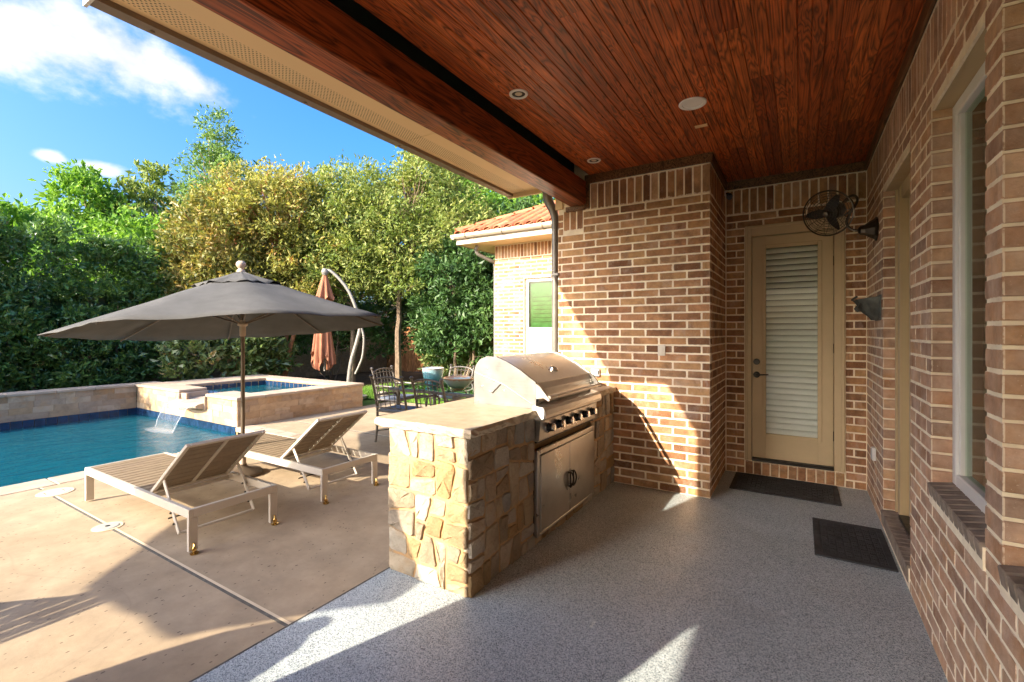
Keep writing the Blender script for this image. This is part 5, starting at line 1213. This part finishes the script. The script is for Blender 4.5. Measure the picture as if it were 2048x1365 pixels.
mb.build('stems', 'bark', hd)['kind'] = 'stuff'; MB().box(-14.6, -13.95, -3.0, 5.1, .1, 2.75, b=.25).build('inner_foliage', 'leaf_dark', hd)
# trees, far to near
TG = 'trees beyond the garden wall'
tree('tall_tree', 'tall feathery tree standing highest above the garden', (-21.2, 10.4, 0), (-21.2, 10.4, 4), [(-21.2, 10.4, 9.6, .75, .75, 1.3), (-21.2, 10.4, 8.2, 1.5, 1.5, 1.1), (-21.4, 10.2, 6.6, 2.0, 2.0, 1.3), (-21.2, 10.4, 4.8, 2.1, 2.1, 1.4), (-21.2, 10.4, 10.7, .3, .3, .5)],
     680, 36, .42, .17, 'leaf_feather', 21, 'pale_bark', .17, .3, limbs=90, shell=.25, squash=.45, group=TG, up=.1)
tree('bright_tree', 'bright green leafy tree rising behind the hedge', (-19.4, 5.5, 0), (-19.4, 5.5, 2.6), [(-19.4, 5.5, 5.3, 1.05, 1.05, 1.3), (-19.2, 5.0, 4.2, 1.3, 1.3, 1.2), (-19.4, 6.0, 4.2, 1.2, 1.2, 1.2), (-19.6, 5.6, 6.2, .6, .6, .6)], 360, 40, .34, .16, 'leaf_bright', 22, 'pale_bark', .12, .5, limbs=50, shell=.4, group=TG)
tree('airy_tree', 'airy olive green tree between the bright tree and autumn crown', (-18.8, 7.3, 0), (-18.8, 7.3, 2.6), [(-18.8, 7.2, 5.3, 1.2, 1.2, 1.4), (-18.5, 7.8, 4.4, 1.5, 1.5, 1.3), (-19.0, 7.0, 6.6, .6, .6, .8), (-18.6, 6.6, 3.8, 1.3, 1.3, 1.2)], 330, 34, .38, .16, 'leaf_olive', 23, 'pale_bark', .12, .42, limbs=80, shell=.3, squash=.5, group=TG)
tree('low_tree', 'low yellow green tree at the far end of the hedge', (-17.8, 3.6, 0), (-17.8, 3.6, 2.0), [(-17.8, 3.6, 3.9, 1.3, 1.5, 1.1), (-17.6, 2.4, 3.6, 1.3, 1.4, 1.0), (-17.6, 4.7, 3.8, 1.2, 1.2, 1.0)], 330, 38, .34, .15, 'leaf_bright', 24, 'bark', .11, .5, limbs=40, group=TG)
tree('shade_tree', 'fresh green tree filling the gap over the hedge', (-16.2, 6.4, 0), (-16.2, 6.4, 2.0), [(-16.2, 6.2, 3.6, 1.3, 1.6, 1.4), (-16.0, 7.6, 3.4, 1.3, 1.3, 1.5), (-15.8, 4.9, 3.2, 1.2, 1.3, 1.1)], 420, 40, .36, .15, 'leaf_bright', 25, 'bark', .12, .45, limbs=40, group=TG)
tree('bronze_tree', 'bronze leaved magnolia like tree rising behind the umbrella finial', (-13.2, 6.7, 0), (-13.2, 6.7, 1.5), [(-13.3, 6.5, 3.9, 1.2, 1.1, 1.5), (-13.0, 7.1, 2.9, 1.3, 1.1, 1.0), (-13.5, 6.2, 2.7, 1.1, .9, 1.0)], 520, 42, .3, .14, 'leaf_bronze', 36, 'red_bark', .09, .34, stems=2, limbs=70, shell=.4)
tree('autumn_tree', 'spreading yellow autumn tree with reddish stems behind the spa', (-12.6, 7.8, 0), (-12.6, 7.8, 1.7), [(-12.7, 7.3, 5.0, 1.5, 1.4, 1.2), (-12.3, 8.0, 4.9, 1.4, 1.4, 1.35), (-12.0, 8.4, 3.9, 1.4, 1.3, 1.3), (-12.4, 7.8, 3.0, 1.4, 1.2, .9)],
     640, 46, .32, .12, 'leaf_autumn', 26, 'red_bark', .10, .34, stems=4, limbs=110, shell=.35)
tree('gold_green_tree', 'broad yellow green tree beside the folded umbrella', (-11.3, 9.3, 0), (-11.3, 9.3, 2.0), [(-11.4, 9.0, 4.9, 1.5, 1.4, 1.5), (-10.8, 9.5, 4.3, 1.4, 1.4, 1.5), (-11.6, 8.8, 3.6, 1.5, 1.3, 1.2), (-11.0, 9.4, 5.7, 1.0, 1.0, .8)],
     700, 46, .32, .12, 'leaf_yellowgreen', 27, 'bark', .11, .32, limbs=110, shell=.35)
tree('forked_tree', 'forked tree with bare trunk standing behind the dining set', (-10.0, 9.9, 0), (-10.0, 9.9, 2.35), [(-9.7, 10.4, 5.3, 1.9, 1.6, 1.4), (-10.2, 9.9, 4.1, 1.8, 1.4, 1.1), (-8.7, 10.9, 4.4, 1.5, 1.4, 1.3), (-9.4, 10.4, 6.2, 1.1, 1.1, .7), (-10.1, 9.7, 3.1, 1.4, .9, .6)],
     660, 46, .34, .125, 'leaf_yellowgreen', 28, 'bark', .13, .32, limbs=110, shell=.35)
tree('tall_green_tree', 'tall green tree beyond the wooden fence', (-10.4, 14.2, 0), (-10.4, 14.2, 3), [(-10.4, 14.0, 7.3, 1.6, 1.6, 1.5), (-9.4, 14.4, 6.0, 2.2, 2.0, 1.7), (-8.2, 14.8, 5.2, 1.8, 1.8, 1.6), (-11.3, 13.6, 5.6, 1.6, 1.6, 1.6)], 520, 42, .45, .17, 'leaf_bright', 29, 'bark', .17, .36, limbs=60, group=TG)
tree('evergreen_shrub', 'large dark evergreen shrub beside the brick wing', (-8.1, 10.3, 0), (-8.1, 10.3, .8), [(-8.2, 10.2, 2.6, 1.15, 1.0, 1.7), (-7.3, 10.6, 2.3, 1.0, .9, 1.7), (-9.0, 10.4, 1.9, .8, .7, 1.1)], 560, 42, .26, .13, 'leaf_dark', 30, 'bark', .07, .45, stems=3, limbs=50, cat='shrub', shell=.45)
tree('tall_shrub', 'tall dark shrub against the wooden fence', (-7.0, 12.2, 0), (-7.0, 12.2, .8), [(-7.2, 12.0, 3.4, 1.2, 1.0, 2.0), (-6.4, 12.3, 3.2, 1.0, .9, 2.0), (-8.4, 12.2, 3.3, 1.2, 1.0, 1.8)], 420, 40, .32, .14, 'leaf_dark', 34, 'bark', .07, .45, stems=3, limbs=40, cat='shrub')
tree('magnolia_shrub', 'glossy magnolia shrub with rusty leaves behind the spa wall', (-12.55, 5.95, 0), (-12.55, 5.95, .5), [(-12.6, 5.6, .95, .5, .7, .6), (-12.3, 6.7, 1.05, .5, .7, .65), (-12.5, 7.5, .9, .5, .6, .5), (-12.7, 6.3, 1.6, .5, .8, .5)], 230, 26, .2, .17, 'leaf_magnolia', 31, 'pale_bark', .03, .36, stems=4, limbs=40, cat='shrub', shell=.3, up=.5)
tree('underbrush', 'thin leafy underbrush at the foot of the block wall', (-12.6, 9.6, 0), (-12.6, 9.6, .5), [(-12.4, 9.6, 1.9, .9, 1.0, 1.0), (-11.6, 10.8, 1.9, .9, 1.0, 1.1), (-13.0, 8.6, 1.7, .7, .8, .8), (-10.6, 11.6, 2.4, 1.0, .9, 1.2)], 330, 36, .28, .13, 'leaf_dark', 32, 'bark', .03, .45, stems=4, limbs=50, cat='shrub', shell=.3)
tree('fence_shrub', 'low glossy shrub before the wooden fence', (-9.3, 11.4, 0), (-9.3, 11.4, .5), [(-9.4, 11.2, .95, .8, .6, .7), (-8.3, 11.5, .9, .7, .6, .7)], 200, 32, .2, .13, 'leaf_magnolia', 33, 'pale_bark', .025, .4, stems=3, limbs=40, cat='shrub', shell=.3)
tree('screen_tree', 'green screen tree rising just beyond the block wall', (-15.6, 11.4, 0), (-15.6, 11.4, 1.5), [(-15.6, 10.8, 3.2, 1.2, 1.4, 1.7), (-15.2, 12.6, 3.2, 1.2, 1.4, 1.7), (-13.6, 14.8, 3.2, 1.8, 1.2, 1.6), (-11.4, 14.9, 3.0, 1.6, 1.0, 1.4)], 430, 40, .38, .15, 'leaf_olive', 35, 'bark', .12, .4, limbs=40, group=TG)
# concrete block wall and wooden fence closing the garden
bwall = MB().box(-14.6, -14.42, 3.5, 13.6, 0, 1.6).build('block_wall', 'stone_mortar'); tag(bwall, 'grey concrete block wall behind the umbrella and shrubs', 'wall'); bwall.data.materials[0] = MAT['concrete_block']
bme = MB().box(-.197, .197, -.012, .02, -.097, .097, b=.006).mesh('block', 'concrete_block')
for r in range(8):
    for k in range(25):
        o = link(bpy.data.objects.new('block', bme), bwall); o.location = (-14.42, 3.7 + k * .4 + (.2 if r % 2 else 0), .1 + r * .2); o.rotation_euler = (0, 0, R(90))
fn = thing('wooden_fence', 'weathered orange brown board fence behind the trees', 'fence', (-9.5, 13.6, 0)); fme = MB().box(-.068, .068, -.009, .009, 0, 1.9, b=.003).mesh('board', 'fence_wood')
for k in range(74):
    o = link(bpy.data.objects.new('board', fme), fn); o.location = Vector((-14.4 + k * .143, 13.6, random.uniform(-.02, .02))) - wloc(fn); o.rotation_euler = (0, 0, random.uniform(-.01, .01))
for z in (.4, 1.6): box('rail', 'fence_wood', fn, -14.45, -3.9, 13.612, 13.65, z, z + .09)
for k in range(5): box('post', 'fence_wood', fn, -14.4 + k * 2.5, -14.3 + k * 2.5, 13.651, 13.75, 0, 1.95)
# grass of the small lawn
rg = np.random.default_rng(9); N = 26000; P = np.stack([rg.uniform(-10.6, -5.7, N), rg.uniform(7.6, 10.6, N), np.full(N, -.03)], 1); cl = .5 + .5 * np.sin(P[:, 0] * 2.1) * np.sin(P[:, 1] * 3.2)
tag(link(bpy.data.objects.new('grass', leaf_mesh('grass', P, .075, 'grass_blade', cl, up=2.2, aspect=.1, seed=10))), 'short green grass of the lawn behind the dining set', 'grass', kind='stuff')
struct(MB().add([(-10.6, 7.6, -.006), (-5.3, 7.6, -.006), (-5.3, 10.6, -.006), (-10.6, 10.6, -.006)], [(0, 1, 2, 3)]).build('lawn', 'lawn'))
# fallen rock at the lawn edge
t = bpy.data.objects.new('garden_rock', MB().lathe([(.14, 0), (.17, .05), (.15, .13), (.09, .2), (0, .22)], n=9).mesh('garden_rock', 'concrete_block')); link(t); t.location = (-8.15, 7.55, 0); tag(t, 'grey rock at the lawn edge beside the spa corner', 'rock')
# unseen egg-shaped cooker added behind the camera to cast the rounded deck shadow
eg = thing('egg_shadow_caster', 'unseen egg shaped cooker standing by the brick column', 'shadow_caster', (-2.96, -.65, 0))
MB().lathe([(.12, .1), (.22, .2), (.27, .4), (.285, .62), (.285, .72)], (-2.96, -.65, 0), 36).build('base', 'shadow_caster_glaze', eg, smooth=True)
MB().lathe([(.288, .73), (.285, .85), (.25, 1.0), (.17, 1.12), (.07, 1.18), (.06, 1.24), (0, 1.25)], (-2.96, -.65, 0), 36).build('dome', 'shadow_caster_glaze', eg, smooth=True)
MB().lathe([(.295, .705), (.298, .725), (.295, .745)], (-2.96, -.65, 0), 36).build('band', 'dark_metal', eg, smooth=True)
for k in range(4):
    a = R(45 + 90 * k); MB().tube([(-2.96 + .2 * math.cos(a), -.65 + .2 * math.sin(a), .22), (-2.96 + .24 * math.cos(a), -.65 + .24 * math.sin(a), 0)], .018, 8).build('leg', 'dark_metal', eg)
